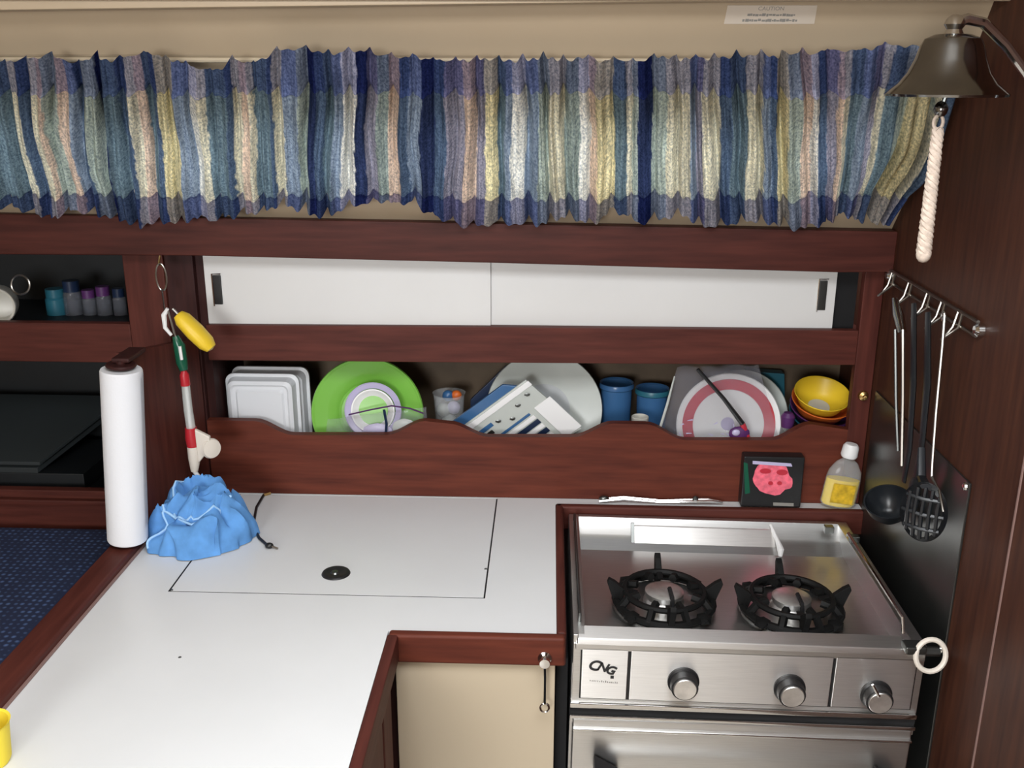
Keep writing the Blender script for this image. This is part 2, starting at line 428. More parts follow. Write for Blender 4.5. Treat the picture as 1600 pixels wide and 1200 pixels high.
B().box(-1.60, -0.838, YW + 0.025, 2.2, 0.86, 0.875).obj('shelf_board', 'cubby', lk)
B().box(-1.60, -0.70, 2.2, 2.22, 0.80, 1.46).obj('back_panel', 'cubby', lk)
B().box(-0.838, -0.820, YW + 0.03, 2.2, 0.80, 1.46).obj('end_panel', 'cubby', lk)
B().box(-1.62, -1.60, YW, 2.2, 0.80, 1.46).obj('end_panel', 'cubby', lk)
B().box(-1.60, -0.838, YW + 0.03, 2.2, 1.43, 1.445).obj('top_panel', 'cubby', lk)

# ================================================================== COUNTER
XF, YI, XI, XS, YS = -0.75, 1.378, -0.247, 0.02, 1.872
YN = 0.72
ct = thing('countertop', 'white laminate L-shaped galley counter edged with mahogany', 'countertop', (-0.4, 1.3, ZC - 0.03))
HX0, HX1, HY0, HY1 = -0.640, -0.1025, 1.487, 1.893
g = 0.0026
c = B(); z0, z1 = ZC - 0.028, ZC
c.box(XF, XI, YN, YI, z0, z1)                                # peninsula
c.box(XF, XS, YI, HY0 - g, z0, z1)
c.box(XF, HX0 - g, HY0 - g, YW, z0, z1); c.box(HX1 + g, XS, HY0 - g, YW, z0, z1)
c.box(HX0 - g, HX1 + g, HY1 + g, YW, z0, z1)
c.box(XS, XB - 0.001, YS, YW, z0, z1)
c.obj('slab', 'laminate', ct, smooth=0)
B().box(HX0 - 0.006, HX1 + 0.006, HY0 - 0.006, HY1 + 0.004, z0 - 0.012, z0 - 0.001).obj('hatch_seat', 'void', ct)
c = B(); gz = z1 - 0.0003
c.box(HX0 - g, HX1 + g, HY0 - g, HY0 - 0.0001, z0, gz); c.box(HX0 - g, HX0 - 0.0001, HY0, HY1, z0, gz); c.box(HX1 + 0.0001, HX1 + g, HY0, HY1, z0, gz)
c.obj('gasket', 'void', ct, 0)
lid = B().box(HX0, HX1, HY0, HY1, z0, z1, 0.0012).obj('hatch_lid', 'laminate', ct)
pc = PZ(525, 896, ZC)
pl = B().lathe([(0, 0.0015), (0.014, 0.0015), (0.0165, 0.003), (0.021, 0.0034), (0.024, 0.0025), (0.0255, 0.0)], at((pc.x, pc.y, ZC)), seg=32).obj('finger_pull', 'black', lid)
B().lathe([(0, 0.0045), (0.006, 0.004), (0.008, 0.0015)], at((pc.x - 0.002, pc.y, ZC)), seg=16).obj('pull_latch', 'dark_steel', lid)
for q in ((268, 922), (759, 889)):
    p = PZ(q[0], q[1], ZC); B().lathe([(0, 0.0012), (0.0022, 0.001), (0.003, 0)], at((p.x, p.y, ZC)), seg=10).obj('pin', 'dark_steel', ct)
p = PZ(281, 1027, ZC); B().lathe([(0, 0.0008), (0.002, 0.0006), (0.0026, 0)], at((p.x, p.y, ZC)), seg=10).obj('pin', 'dark_steel', ct)
# edge mouldings
B().box(XF - 0.050, XF, YN, 1.655, ZC - 0.05, ZC + 0.017, 0.006, 3).obj('edge_fiddle', 'wood_y', ct)
B().box(XF - 0.004, XF + 0.004, YN, 1.655, ZC, ZC + 0.004, 0.001).obj('edge_bead', 'seam', ct)
B().box(XI, XI + 0.018, YN, YI - 0.012, ZC - 0.045, ZC + 0.002, 0.004).obj('edge_trim', 'wood_y', ct)
B().box(XI + 0.002, XS + 0.014, YI - 0.018, YI, ZC - 0.048, ZC + 0.003, 0.005, 3).obj('edge_trim', 'wood_board', ct)
B().box(XS, XS + 0.016, YI, YS, ZC - 0.06, ZC + 0.003, 0.005, 3).obj('edge_trim', 'wood_y', ct)
B().box(XS, XB - 0.001, YS - 0.017, YS, ZC - 0.05, ZC + 0.003, 0.005, 3).obj('edge_trim', 'wood_x', ct)

# ================================================================== BASE CABINETS
pen = thing('peninsula_cabinet', 'mahogany cabinet side under the long arm of the counter', 'cabinet', (-0.5, 1.1, 0))
B().box(XF, XI - 0.004, YN + 0.02, YI - 0.02, 0, ZC - 0.0605).obj('body', 'wood_z', pen)
for y0, y1 in ((1.275, 1.345), (1.06, 1.262), (0.80, 1.045)):
    B().box(XI - 0.004, XI + 0.006, y0, y1, 0.10, ZC - 0.050, 0.003).obj('side_panel', 'wood_z', pen)
cb = thing('corner_cabinet', 'cream-fronted base cabinet beside the stove', 'cabinet', (-0.11, 1.6, 0))
B().box(XF, XS - 0.002, YI + 0.012, YW - 0.004, 0, ZC - 0.0605).obj('body', 'wood_dark', cb)
B().box(XS + 0.001, XS + 0.020, YI + 0.03, YS - 0.02, 0, ZC - 0.062).obj('side_filler', 'void', cb)
dr = B().box(XI + 0.010, XS - 0.001, YI - 0.006, YI + 0.012, 0.08, ZC - 0.050, 0.002).obj('door', 'beige_panel', cb)
# latch with a hanging hook on the edge moulding
lt = thing('cabinet_latch', 'chrome latch with a hanging hook on the counter edge', 'latch', (0.003, YI - 0.018, 0.868))
lp = Vector((0.002, YI - 0.018, 0.869))
B().lathe([(0, 0), (0.011, 0), (0.011, 0.003), (0.006, 0.005), (0.006, 0.012), (0.009, 0.014), (0.008, 0.019), (0, 0.020)], at(lp, (0, -1, 0)), seg=20).obj('knob', 'chrome', lt)
B().tube([lp + Vector((0, -0.008, -0.004)), lp + Vector((0.001, -0.010, -0.03)), lp + Vector((0.001, -0.009, -0.078))], 0.0022, 6).obj('rod', 'black', lt)
B().tube([lp + Vector((0.001 + 0.007 * math.cos(a), -0.009, -0.086 + 0.008 * math.sin(a))) for a in [i * math.pi / 6 for i in range(12)]], 0.0018, 6, True).obj('ring', 'chrome', lt)

# ================================================================== STOVE
SX0, SX1, SYF, SYB = 0.047, 0.606, 1.385, 1.848
ZR, ZD = 0.887, 0.842
st = thing('stove', 'stainless steel two-burner galley stove with three silver knobs', 'stove', (0.315, 1.61, 0.40))
c = B()
c.box(SX0, SX1, SYF + 0.03, SYB, 0.40, 0.72)
c.box(SX0, SX1, SYF + 0.012, SYB, 0.72, ZD - 0.002)
c.obj('body', 'steel', st, smooth=0)
B().box(SX0 + 0.004, SX1 - 0.004, SYF + 0.02, SYB - 0.004, ZD - 0.002, ZD, 0).obj('hob_plate', 'steel', st)
c = B(); th = 0.004
# walls of the sunken hob, sloping back wall, rolled rim
def strip(p):
    t = bmesh.new(); t.faces.new([t.verts.new(q) for q in p]); bmesh.ops.solidify(t, geom=t.faces[:], thickness=0.002); c.add(t)
c.prism([(SX0 + 0.02, SYB - 0.068, ZD), (SX0 + 0.02, SYB - 0.046, ZR - 0.033), (SX0 + 0.02, SYB - 0.034, ZR - 0.026), (SX0 + 0.02, SYB - 0.012, ZR), (SX0 + 0.02, SYB, ZR), (SX0 + 0.02, SYB, ZD)], (SX1 - SX0 - 0.04, 0, 0))
c.box(SX0, SX0 + 0.020, SYF + 0.01, SYB, ZD - 0.01, ZR, 0.002)
c.box(SX1 - 0.020, SX1, SYF + 0.01, SYB, ZD - 0.01, ZR, 0.002)
c.obj('hob_wall', 'steel', st)
c = B(); c.box(SX0 + 0.006, SX1 - 0.030, SYF, SYF + 0.040, 0.874, ZR, 0.003)
c.obj('front_lip', 'steel_panel', st)
c = B(); c.box(SX0 + 0.004, SX1 - 0.002, SYF + 0.004, SYF + 0.012, 0.862, 0.874, 0.002); c.obj('lip_shadow_rail', 'steel', st)
# flue bar on the back wall
c = B(); c.prism([(0.178, SYB - 0.052, 0.851), (0.178, SYB - 0.030, 0.879), (0.178, SYB - 0.020, 0.876), (0.178, SYB - 0.044, 0.846)], (0.280, 0, 0), 0.0015); c.obj('flue_bar', 'steel_panel', st)
B().prism([(0.172, SYB - 0.056, 0.843), (0.172, SYB - 0.029, 0.884), (0.172, SYB - 0.018, 0.880), (0.172, SYB - 0.046, 0.842)], (0.006, 0, 0)).obj('flue_side_shadow', 'dark_steel', st)  # dark strip modelling the shade at the bar's left side
B().prism([(0.178, SYB - 0.054, 0.8475), (0.178, SYB - 0.051, 0.8515), (0.178, SYB - 0.044, 0.848), (0.178, SYB - 0.047, 0.844)], (0.280, 0, 0)).obj('flue_shadow_line', 'black', st)  # black strip modelling the shadow line beneath the bar
pk = PZ(1220, 858, 0.855)
B().tube([pk + Vector((-0.012, 0.05, 0.030)), pk + Vector((-0.004, 0.02, 0.012)), pk, pk + Vector((0.0, -0.003, -0.012))], [0.003, 0.004, 0.007, 0.004], 8).obj('igniter', 'white_plastic', st)
# side pan rail
B().tube([(0.578, SYB - 0.10, 0.905), (0.578, SYB - 0.105, 0.912), (0.578, SYF + 0.05, 0.912), (0.578, SYF + 0.04, 0.890)], 0.003, 8).obj('pan_rail', 'chrome', st)
B().tube([(0.058, SYB - 0.03, 0.886), (0.058, SYB - 0.03, 0.900), (0.058, SYF + 0.05, 0.900), (0.058, SYF + 0.05, 0.886)], 0.0028, 8).obj('pan_rail', 'dark_steel', st)
for q in ((0.598, SYB - 0.09, 0.889), (0.560, SYB - 0.05, 0.889)):
    B().box(q[0] - 0.012, q[0] + 0.006, q[1] - 0.008, q[1] + 0.008, q[2] - 0.002, q[2] + 0.012, 0.002).obj('rail_clamp', 'dark_steel', st)
# burners
for bx, by in ((0.212, 1.572), (0.434, 1.566)):
    c = B()
    c.lathe([(0.0, 0.0), (0.085, 0.0), (0.088, 0.003), (0.080, 0.006), (0.045, 0.003), (0.03, 0.003)], at((bx, by, ZD)), seg=36)
    dp = c.obj('drip_ring', 'steel', st)
    c = B()
    c.lathe([(0.036, 0.0), (0.036, 0.010), (0.031, 0.014), (0.031, 0.019), (0.034, 0.020), (0.034, 0.027), (0.027, 0.031), (0, 0.033)], at((bx, by, ZD + 0.003)), seg=32)
    bh = c.obj('burner', 'alu', st)
    B().tube([(bx + 0.008, by - 0.005, ZD + 0.038), (bx + 0.010, by - 0.030, ZD + 0.034), (bx + 0.012, by - 0.040, ZD + 0.008)], 0.004, 6).obj('flame_strap', 'black', bh)
    c = B()
    # pan support: outer ring and four curved blades with raised tips
    ringp = [(bx + 0.070 * math.cos(a), by + 0.070 * math.sin(a), ZD + 0.030) for a in [i * math.pi / 16 for i in range(32)]]
    c.tube(ringp, 0.0055, 6, True)
    ringp = [(bx + 0.086 * math.cos(a), by + 0.086 * math.sin(a), ZD + 0.012) for a in [i * math.pi / 16 for i in range(32)]]
    c.tube(ringp, 0.0065, 6, True)
    for k in range(4):
        a = math.radians(92 + 90 * k); d = Vector((math.cos(a), math.sin(a), 0)); n = Vector((-d.y, d.x, 0)) * 0.0055
        o0 = Vector((bx, by, ZD))
        prof = [(0.046, 0.028), (0.070, 0.033), (0.088, 0.048), (0.099, 0.054), (0.102, 0.046), (0.093, 0.020), (0.088, 0.002), (0.078, 0.002), (0.072, 0.022)]
        pp = [o0 + d * r + Vector((0, 0, z)) - n for r, z in prof]
        c.prism(pp, n * 2, 0.0012)
    for k in range(8):
        a = math.radians(22 + 45 * k); d = Vector((math.cos(a), math.sin(a), 0)); o0 = Vector((bx, by, ZD))
        c.tube([o0 + d * 0.050 + Vector((0, 0, 0.030)), o0 + d * 0.072 + Vector((0, 0, 0.026)), o0 + d * 0.087 + Vector((0, 0, 0.010))], 0.0075, 6)
    for k in (45, 135, 225, 315):
        a = math.radians(k)
        c.ball((bx + 0.087 * math.cos(a), by + 0.087 * math.sin(a), ZD + 0.012), 0.010, (1.5, 1.5, 1.1), 1)
    c.obj('pan_support', 'cast_iron', st)
# control panel
YP = SYF + 0.008
c = B(); c.box(SX0 + 0.001, SX1 - 0.001, YP, YP + 0.01, 0.760, 0.872, 0.001); fr = c.obj('front_frame', 'steel', st)
for x0, x1, mt in ((0.062, 0.136, 'steel_panel'), (0.1405, 0.461, 'steel_panel'), (0.4655, 0.592, 'steel_panel')):
    cp = B().box(x0, x1, YP - 0.004, YP + 0.001, 0.773, 0.866, 0.0012).obj('control_panel', mt, st)
    B().box(x0 - 0.0022, x1 + 0.0022, YP - 0.0012, YP + 0.0005, 0.7708, 0.868).obj('panel_gap', 'black', st)
ang = math.radians(-14)
for i, (ch, dx, dz, s) in enumerate((('C', -0.017, 0.006, 0.026), ('N', -0.003, 0.003, 0.021), ('G', 0.010, -0.002, 0.021))):
    text_mesh(ch, s, Matrix.Translation((0.098 + dx, YP - 0.0046, 0.829 + dz)) @ Matrix.Rotation(-ang, 4, 'Y') @ FRONT, 'logo_letter', 'ink', st, 0.0005, 0.25, 0.0007)
B().box(0.109, 0.1145, YP - 0.0050, YP - 0.004, 0.812, 0.817).obj('logo_dot', 'ink', st)
c = B()
for i in range(15):
    x = 0.076 + i * 0.0031; c.box(x, x + random.uniform(0.0012, 0.0024), YP - 0.0044, YP - 0.0039, 0.8055 - i * 0.0002, 0.8055 - i * 0.0002 + random.uniform(0.0018, 0.0034))
c.obj('small_print', 'ink_grey', st)
for kx, kz, ptr in ((0.226, 0.812, 0), (0.396, 0.806, 0), (0.534, 0.800, 1)):
    k = B().lathe([(0.0, 0), (0.0255, 0), (0.0255, 0.004), (0.0225, 0.006), (0.0215, 0.022), (0.0, 0.022)], at((kx, YP - 0.004, kz), (0, -1, 0)), seg=32).obj('knob', 'black', st)
    B().lathe([(0.0, 0), (0.0185, 0), (0.0185, 0.003), (0.0175, 0.004), (0.0, 0.0035)], at((kx, YP - 0.026, kz), (0, -1, 0)), seg=32).obj('knob_cap', 'alu', k)
    if ptr:
        B().tube([(kx - 0.016, YP - 0.028, kz + 0.033), (kx - 0.004, YP - 0.029, kz + 0.013)], [0.0022, 0.003], 6).obj('pointer', 'chrome', k)
# mouldings and oven door
B().box(SX0 - 0.002, SX1 - 0.002, YP - 0.008, YP + 0.006, 0.756, 0.7655, 0.002).obj('moulding', 'chrome', st)
B().box(SX0 - 0.002, SX1 - 0.002, YP - 0.002, YP + 0.02, 0.744, 0.756).obj('oven_gap', 'void', st)
B().box(SX0 - 0.002, SX1 - 0.002, YP - 0.010, YP + 0.006, 0.737, 0.744, 0.002).obj('moulding', 'chrome', st)
od = B().box(SX0 + 0.004, SX1 - 0.006, YP - 0.008, YP + 0.02, 0.43, 0.736, 0.003).obj('oven_door', 'steel', st)
B().box(SX0 + 0.004, SX1 - 0.006, YP - 0.014, YP - 0.006, 0.716, 0.7205, 0.0015).obj('door_edge', 'chrome', od)
B().tube([(0.115, YP - 0.045, 0.650), (0.560, YP - 0.045, 0.650)], 0.007, 12).obj('oven_handle', 'chrome', od)
for hx in (0.105, 0.563):
    B().prism([(hx - 0.018, YP - 0.012, 0.672), (hx + 0.024, YP - 0.012, 0.648), (hx + 0.024, YP - 0.012, 0.632), (hx - 0.018, YP - 0.012, 0.640)], (0, -0.042, 0), 0.003).obj('handle_bracket', 'black', od)
# white lashing ring at the front right corner and gimbal pin
rc = Vector((0.604, SYF - 0.012, 0.884))
B().tube([rc + Vector((0.023 * math.cos(a), 0.004 * math.sin(a), 0.026 * math.sin(a))) for a in [i * math.pi / 14 for i in range(28)]], 0.0042, 8, True).obj('ring', 'white_ring', st)
B().box(SX1 - 0.042, SX1 - 0.008, SYF - 0.014, SYF + 0.012, 0.884, 0.898, 0.004).obj('rail_bracket', 'dark_steel', st)
B().tube([(SX1 - 0.002, 1.42, 0.862), (XB - 0.008, 1.42, 0.862)], 0.008, 10).obj('gimbal_pin', 'dark_steel', st)
st.rotation_euler = (0, 0.012, 0); st.location.x -= 0.0056

# ================================================================== CURTAIN
CR = dict(c=(0.72, 0.66, 0.50), y=(0.74, 0.64, 0.38), p=(0.72, 0.54, 0.42), b=(0.100, 0.145, 0.225), t=(0.165, 0.230, 0.270), n=(0.034, 0.048, 0.115),
          l=(0.27, 0.33, 0.42), g=(0.30, 0.35, 0.32), w=(0.78, 0.75, 0.68), q=(0.30, 0.28, 0.34), v=(0.42, 0.47, 0.41))
STR = '''-60b -30t 34c 48b 65c 78p 86v 108p 122l 134b 142v 168n 174t 198b 210c 222p 236t 246b 255y 282l 306w 318c 330t 362b 370c 382p 392c 400t 424b 430c 446l 468v 482n 494b
508t 520l 534w 556n 573q 590g 608p 625b 640l 659n 679b 695q 723p 743q 757y 778t 790l 800w 821l 840v 858c 885g 905w 920p 930y 959t 979c 988v 996n 1018v 1040c 1078l 1090q 1100c
1125b 1140t 1165c 1193l 1205b 1214y 1231v 1250p 1266w 1277b 1291q 1305p 1312c 1320t 1336l 1350q 1360c 1368t 1386v 1398y 1428v 1436c 1446b 1462t 1490n'''.split()
STR = [(float(s[:-1]), s[-1]) for s in STR]
def stripe(s):
    k = 'b'
    for a, ch in STR:
        if s >= a: k = ch
        else: break
    return CR[k]
TOPE = [(-60, 92), (0, 88), (30, 96), (60, 90), (110, 86), (140, 97), (168, 83), (196, 92), (255, 81), (300, 97), (350, 106), (376, 86), (400, 98), (440, 77), (490, 77), (600, 82), (690, 87), (800, 90), (1060, 87), (1290, 77), (1340, 72), (1440, 68), (1560, 72)]
BOTE = [(-60, 325), (0, 315), (30, 332), (60, 336), (100, 322), (150, 340), (200, 348), (280, 337), (330, 342), (380, 326), (440, 316), (500, 334), (570, 314), (640, 314), (690, 336), (730, 346), (790, 346), (850, 342), (885, 332), (920, 343), (960, 322), (1000, 343), (1060, 328), (1100, 347), (1150, 346), (1172, 338), (1230, 346), (1265, 352), (1320, 342), (1335, 332), (1365, 344), (1420, 345), (1460, 352)]
NRM = Vector((0, -(WM[1] - WB[1]), (WM[0] - WB[0]))).normalized()
def fold(s, t):
    w1 = noise.noise((s * 0.011, 3.1, t * 0.6)); w2 = noise.noise((s * 0.05, 9.7, t * 1.3))
    ph = s * 2 * math.pi / 34 + 2.6 * w1 + 0.5 * t * math.sin(s * 0.02)
    sharp = 2.0 * (1 - (1 - abs(math.sin(ph * 0.5))) ** 2.2) - 1.25            # broad ridges, tight valleys
    v = 0.95 * sharp * (0.75 + 0.5 * w2) + 0.28 * math.sin(ph * 1.9 + 1.3 + 2 * w1) + 1.1 * noise.noise((s * 0.024, 1.7, t * 2.4))
    v += 0.35 * noise.noise((s * 0.10, 4.4, t * 9.0)) * min(1, max(0, (t - 0.45) * 2.5))
    return v
def cpoint(s, y, extra=0.0):
    t = (y - 85) / 260.0
    x = s + (0.21 * max(0, 1 - s / 560) - 0.0) * (y - 230)
    if s > 1290:
        k = (s - 1290) / 160
        x += k * (55 if y < 230 else 78) * (230 - y) / 140
    x += 7 * noise.noise((s * 0.02, t * 2.5, 4.4)) * math.sin(math.pi * min(1, max(0, t)))
    tc = min(1.06, max(-0.03, t))
    Y = 1.566 + (1.838 - 1.566) * tc
    p = PY(x, y, Y)
    amp = 0.0150
    if t < 0.2: amp = 0.0085
    if t > 0.82: amp = 0.0135
    bulge = 0.008 * math.sin(math.pi * min(1, max(0, (t - 0.2) / 0.62))) if 0.2 < t < 0.82 else 0.0
    bulge += 0.010 * math.exp(-((t - 0.70) / 0.08) ** 2) * max(0, noise.noise((s * 0.02, 6.0, 0.3)) + 0.3)
    q = p + NRM * (amp * fold(s, t) + bulge + extra)
    q.x = min(q.x, XB - 0.004)
    return q
def curtain_part(name, ya, yb, rows, material, parent, blue, extra=0.0):
    S0, S1, N = -60.0, 1462.0, 1015
    verts, faces, cols = [], [], []
    for j in range(rows + 1):
        f = j / rows
        for i in range(N + 1):
            s = S0 + (S1 - S0) * i / N
            a = ya(s); b = yb(s)
            y = a + (b - a) * f
            verts.append(cpoint(s, y, extra))
            col = stripe(s + 2.2 * noise.noise((s * 0.3, y * 0.05, 2.0)))
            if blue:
                col = (col[0] * 0.40, col[1] * 0.42, col[2] * 0.62 + 0.012)  # header and hem: missing backlight painted in as darker, bluer stripes
            pin = 0.86 + 0.42 * noise.noise((s * 0.55, 11.0, 0.02 * y)) + 0.25 * noise.noise((s * 0.16, 21.0, 0.01 * y))      # fine woven pinstripes
            cols.append((col[0] * pin, col[1] * pin, col[2] * pin, 1.0))
    for j in range(rows):
        for i in range(N):
            k = j * (N + 1) + i
            faces.append((k, k + 1, k + N + 2, k + N + 1))
    me = bpy.data.meshes.new(name); me.from_pydata(verts, [], faces)
    at_ = me.color_attributes.new('stripe', 'FLOAT_COLOR', 'POINT')
    at_.data.foreach_set('color', [v for c_ in cols for v in c_])
    me.materials.append(MATS[material])
    for p in me.polygons: p.use_smooth = True
    o = bpy.data.objects.new(name, me); scene.collection.objects.link(o); o.parent = parent; o.location = -parent.location
    return o
cu = thing('curtain', 'gathered blue and cream striped valance curtain over the window', 'curtain', (-0.1, 1.83, 1.48))
jag = lambda s: 5 * noise.noise((s * 0.09, 0.0, 8.0))
seam_y = lambda s: 141 + 3 * noise.noise((s * 0.03, 2.0, 1.0))
hem_y = lambda s: 303 + 5 * noise.noise((s * 0.02, 5.0, 1.0)) + 0.10 * (interp(BOTE, s) - 335)
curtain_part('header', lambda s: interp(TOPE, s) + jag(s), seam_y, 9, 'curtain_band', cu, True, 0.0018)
curtain_part('drape', lambda s: seam_y(s) - 2, lambda s: hem_y(s) + 2, 24, 'curtain_cloth', cu, False)
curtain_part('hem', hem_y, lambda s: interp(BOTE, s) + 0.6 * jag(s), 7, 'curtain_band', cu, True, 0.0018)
for yy, nm in ((112, 0), (306, 1)):
    a = PY(-60, yy, 1.573 + 0.269 * (yy - 85) / 260); b = PY(1440, yy, 1.573 + 0.269 * (yy - 85) / 260)
    a = a - NRM * 0.025; b = b - NRM * 0.025; b.z = a.z = (a.z + b.z) / 2; b.x = XB - 0.001; b.y = a.y
    tag(B().tube([a, b], 0.004, 8).obj('curtain_rod', 'beige_panel'), 'thin cream rod through the top hem of the curtain' if nm == 0 else 'thin cream rod through the bottom hem of the curtain', 'rod')

# caution sticker on the cabin side
def wallpt(px, py):      # pixel onto the upper cabin side
    dY, dZ = WT[0] - WM[0], WT[1] - WM[1]; r = ray(px, py)
    n = Vector((0, dZ, -dY)); P0 = Vector((0, WM[0], WM[1])); t = n.dot(P0 - CAM) / n.dot(r)
    return CAM + r * t
wn_ = Vector((0, -(WT[1] - WM[1]), (WT[0] - WM[0]))).normalized()
sg = B().prism([wallpt(*p) + wn_ * 0.0004 for p in ((1137, 8), (1277, 8), (1272, 37), (1131, 37))], wn_ * 0.0006).obj('sticker', 'sticker', None, 0)
tag(sg, 'small pale caution sticker on the beige cabin side', 'sticker')
cen = wallpt(1205, 13); upv = Vector((0, WT[0] - WM[0], WT[1] - WM[1])).normalized()
Mt = Matrix.Translation(cen + wn_ * 0.0011) @ Matrix(((1, 0, 0, 0), (0, upv.y, -wn_.y * -1, 0), (0, upv.z, wn_.z, 0), (0, 0, 0, 1)))
text_mesh('CAUTION', 0.0085, Mt, 'lettering', 'ink_grey', sg, 0.0001)
c = B()
for row, (py, xa, xb) in enumerate(((22.5, 1168, 1242), (31, 1160, 1245))):
    x = xa
    while x < xb:
        wd = random.uniform(2, 5); a = wallpt(x, py - 2.4 + random.uniform(0, 2)); b = wallpt(min(xb, x + wd), py + 2.6 - random.uniform(0, 1.5))
        c.prism([Vector((a.x, a.y, a.z)) + wn_ * 0.001, Vector((b.x, a.y, a.z)) + wn_ * 0.001, Vector((b.x, b.y, b.z)) + wn_ * 0.001, Vector((a.x, b.y, b.z)) + wn_ * 0.001], wn_ * 0.0003)
        x += wd + random.uniform(0.8, 2)
c.obj('small_print', 'ink_grey', sg, 0)

# ================================================================== BELL
bc = Vector((0.500, 1.330, 1.720))
bl = thing('ship_bell', 'dark polished ship bell on a bracket above the stove', 'bell', bc)
pr = [(0.0735, 0.0), (0.0745, 0.003), (0.070, 0.007), (0.060, 0.015), (0.050, 0.028), (0.0425, 0.045), (0.038, 0.060), (0.0335, 0.069), (0.022, 0.074), (0.0, 0.076)]
pin_ = [(0.0, 0.070), (0.030, 0.064), (0.036, 0.050), (0.045, 0.026), (0.060, 0.009), (0.070, 0.001), (0.0735, 0.0)]
B().lathe(pin_[:-1] + pr, at(bc), seg=56).obj('bell_body', 'bell_metal', bl)
B().lathe([(0.0, 0.074), (0.012, 0.074), (0.009, 0.080), (0.013, 0.086), (0.010, 0.093), (0.005, 0.097), (0, 0.098)], at(bc), seg=24).obj('crown', 'chrome', bl)
arm = [bc + Vector((-0.008, 0, 0.087)), bc + Vector((0.014, 0.0, 0.092)), bc + Vector((0.036, 0.004, 0.088)), bc + Vector((0.070, 0.010, 0.062)), bc + Vector((0.105, 0.016, 0.026)), bc + Vector((0.143, 0.02, 0.005))]
B().tube(arm, [0.006, 0.007, 0.0065, 0.006, 0.006, 0.007], 10).obj('bracket_arm', 'chrome', bl)
B().box(XB - 0.010, XB - 0.0005, 1.315, 1.385, 1.690, 1.760, 0.003).obj('bracket_plate', 'bell_metal', bl)
B().tube([bc + Vector((0, 0, 0.066)), bc + Vector((0, 0, 0.0)), bc + Vector((-0.004, 0, -0.016))], 0.003, 8).obj('clapper_rod', 'dark_steel', bl)
B().ball(bc + Vector((-0.004, 0, -0.016)), 0.009, (1, 1, 1.2), 2).obj('clapper', 'bell_metal', bl)
# braided lanyard
ln = thing('bell_rope', 'braided off-white bell rope hanging from the bell clapper', 'rope', bc + Vector((-0.004, 0, -0.20)))
r0 = bc + Vector((-0.005, -0.002, -0.030)); r1 = PY(1443, 398, 1.326)
B().tube([bc + Vector((-0.006 + 0.006 * math.cos(a), -0.002, -0.032 + 0.009 * math.sin(a))) for a in [i * math.pi / 7 for i in range(14)]], 0.0022, 6, True).obj('eye', 'rope', ln)
for k in range(3):
    path, rad = [], []
    for i in range(61):
        t = i / 60; a = t * 2 * math.pi * 7 + k * 2 * math.pi / 3
        R = 0.0036 + 0.0014 * t
        p = r0.lerp(r1, t) + Vector((R * math.cos(a), R * math.sin(a), -0.01 * (1 - t)))
        path.append(p); rad.append(0.0044 + 0.0011 * t)
    B().tube(path, rad, 7).obj('strand', 'rope', ln)
B().ball(r1, 0.0098, (1, 1, 1.1), 2).obj('end_knot', 'rope', ln)

# ================================================================== ITEMS ON THE DISH SHELF
ZS = 0.934
def plate_profile(R, depth=0.02, foot=0.6, th=0.003):
    return [(0, 0), (foot * R, 0), (foot * R * 1.06, 0.003), (R * 0.985, depth), (R, depth + 0.001), (R * 0.985, depth + th), (foot * R, th + 0.001), (0, th)]
def lean(px, py, Y, tilt=8):
    """matrix for a disc standing on edge, facing the galley, leaning back"""
    p = PY(px, py, Y)
    return Matrix.Translation(p) @ axis_to((0, -math.cos(math.radians(tilt)), math.sin(math.radians(tilt))))
def zof(px, py, Y): return PY(px, py, Y)
# rectangular tubs
def tub(x0, x1, ytop, Y, name, label):
    a = PY(x0, ytop, Y); b = PY(x1, ytop, Y); w2 = (b.x - a.x) / 2; cx = (a.x + b.x) / 2; top = a.z; h2 = (top - ZS - 0.001) / 2; cz = top - h2
    t = thing(name, label, 'container', (cx, Y, ZS), 'white food tubs on the dish shelf')
    def rr(hw, hh, r, n=5):
        o = []
        for sx, sz, a0 in ((1, 1, 0), (-1, 1, 90), (-1, -1, 180), (1, -1, 270)):
            for i in range(n + 1):
                q = math.radians(a0 + 90 * i / n); o.append((sx * (hw - r) + r * math.cos(q), sz * (hh - r) + r * math.sin(q)))
        return o
    def ringset(rings, nm, mt):
        bm = bmesh.new(); R = []
        for hw, hh, r, y in rings: R.append([bm.verts.new((cx + u, y, cz + v)) for u, v in rr(hw, hh, r)])
        for p, q in zip(R, R[1:]):
            for i in range(len(p)):
                j = (i + 1) % len(p); bm.faces.new((p[i], p[j], q[j], q[i]))
        bm.faces.new(R[-1]); bm.faces.new(R[0]); bmesh.ops.recalc_face_normals(bm, faces=bm.faces[:])
        k = B(); k.add(bm); k.obj(nm, mt, t, 30)
    ringset([(w2, h2, 0.018, Y + 0.028), (w2, h2, 0.018, Y + 0.022), (w2 - 0.006, h2 - 0.006, 0.016, Y + 0.020), (w2 - 0.010, h2 - 0.010, 0.015, Y)
             , (w2 - 0.017, h2 - 0.017, 0.012, Y - 0.004), (w2 - 0.021, h2 - 0.021, 0.010, Y - 0.001), (w2 - 0.027, h2 - 0.027, 0.008, Y - 0.001), (w2 - 0.031, h2 - 0.031, 0.007, Y - 0.005)], 'tub_shell', 'tub_white')
tub(346, 462, 588, 1.945, 'food_tub', 'white rectangular plastic tub standing on edge, front one of two')
tub(356, 478, 577, 1.985, 'food_tub', 'white rectangular plastic tub standing on edge, behind another white tub')
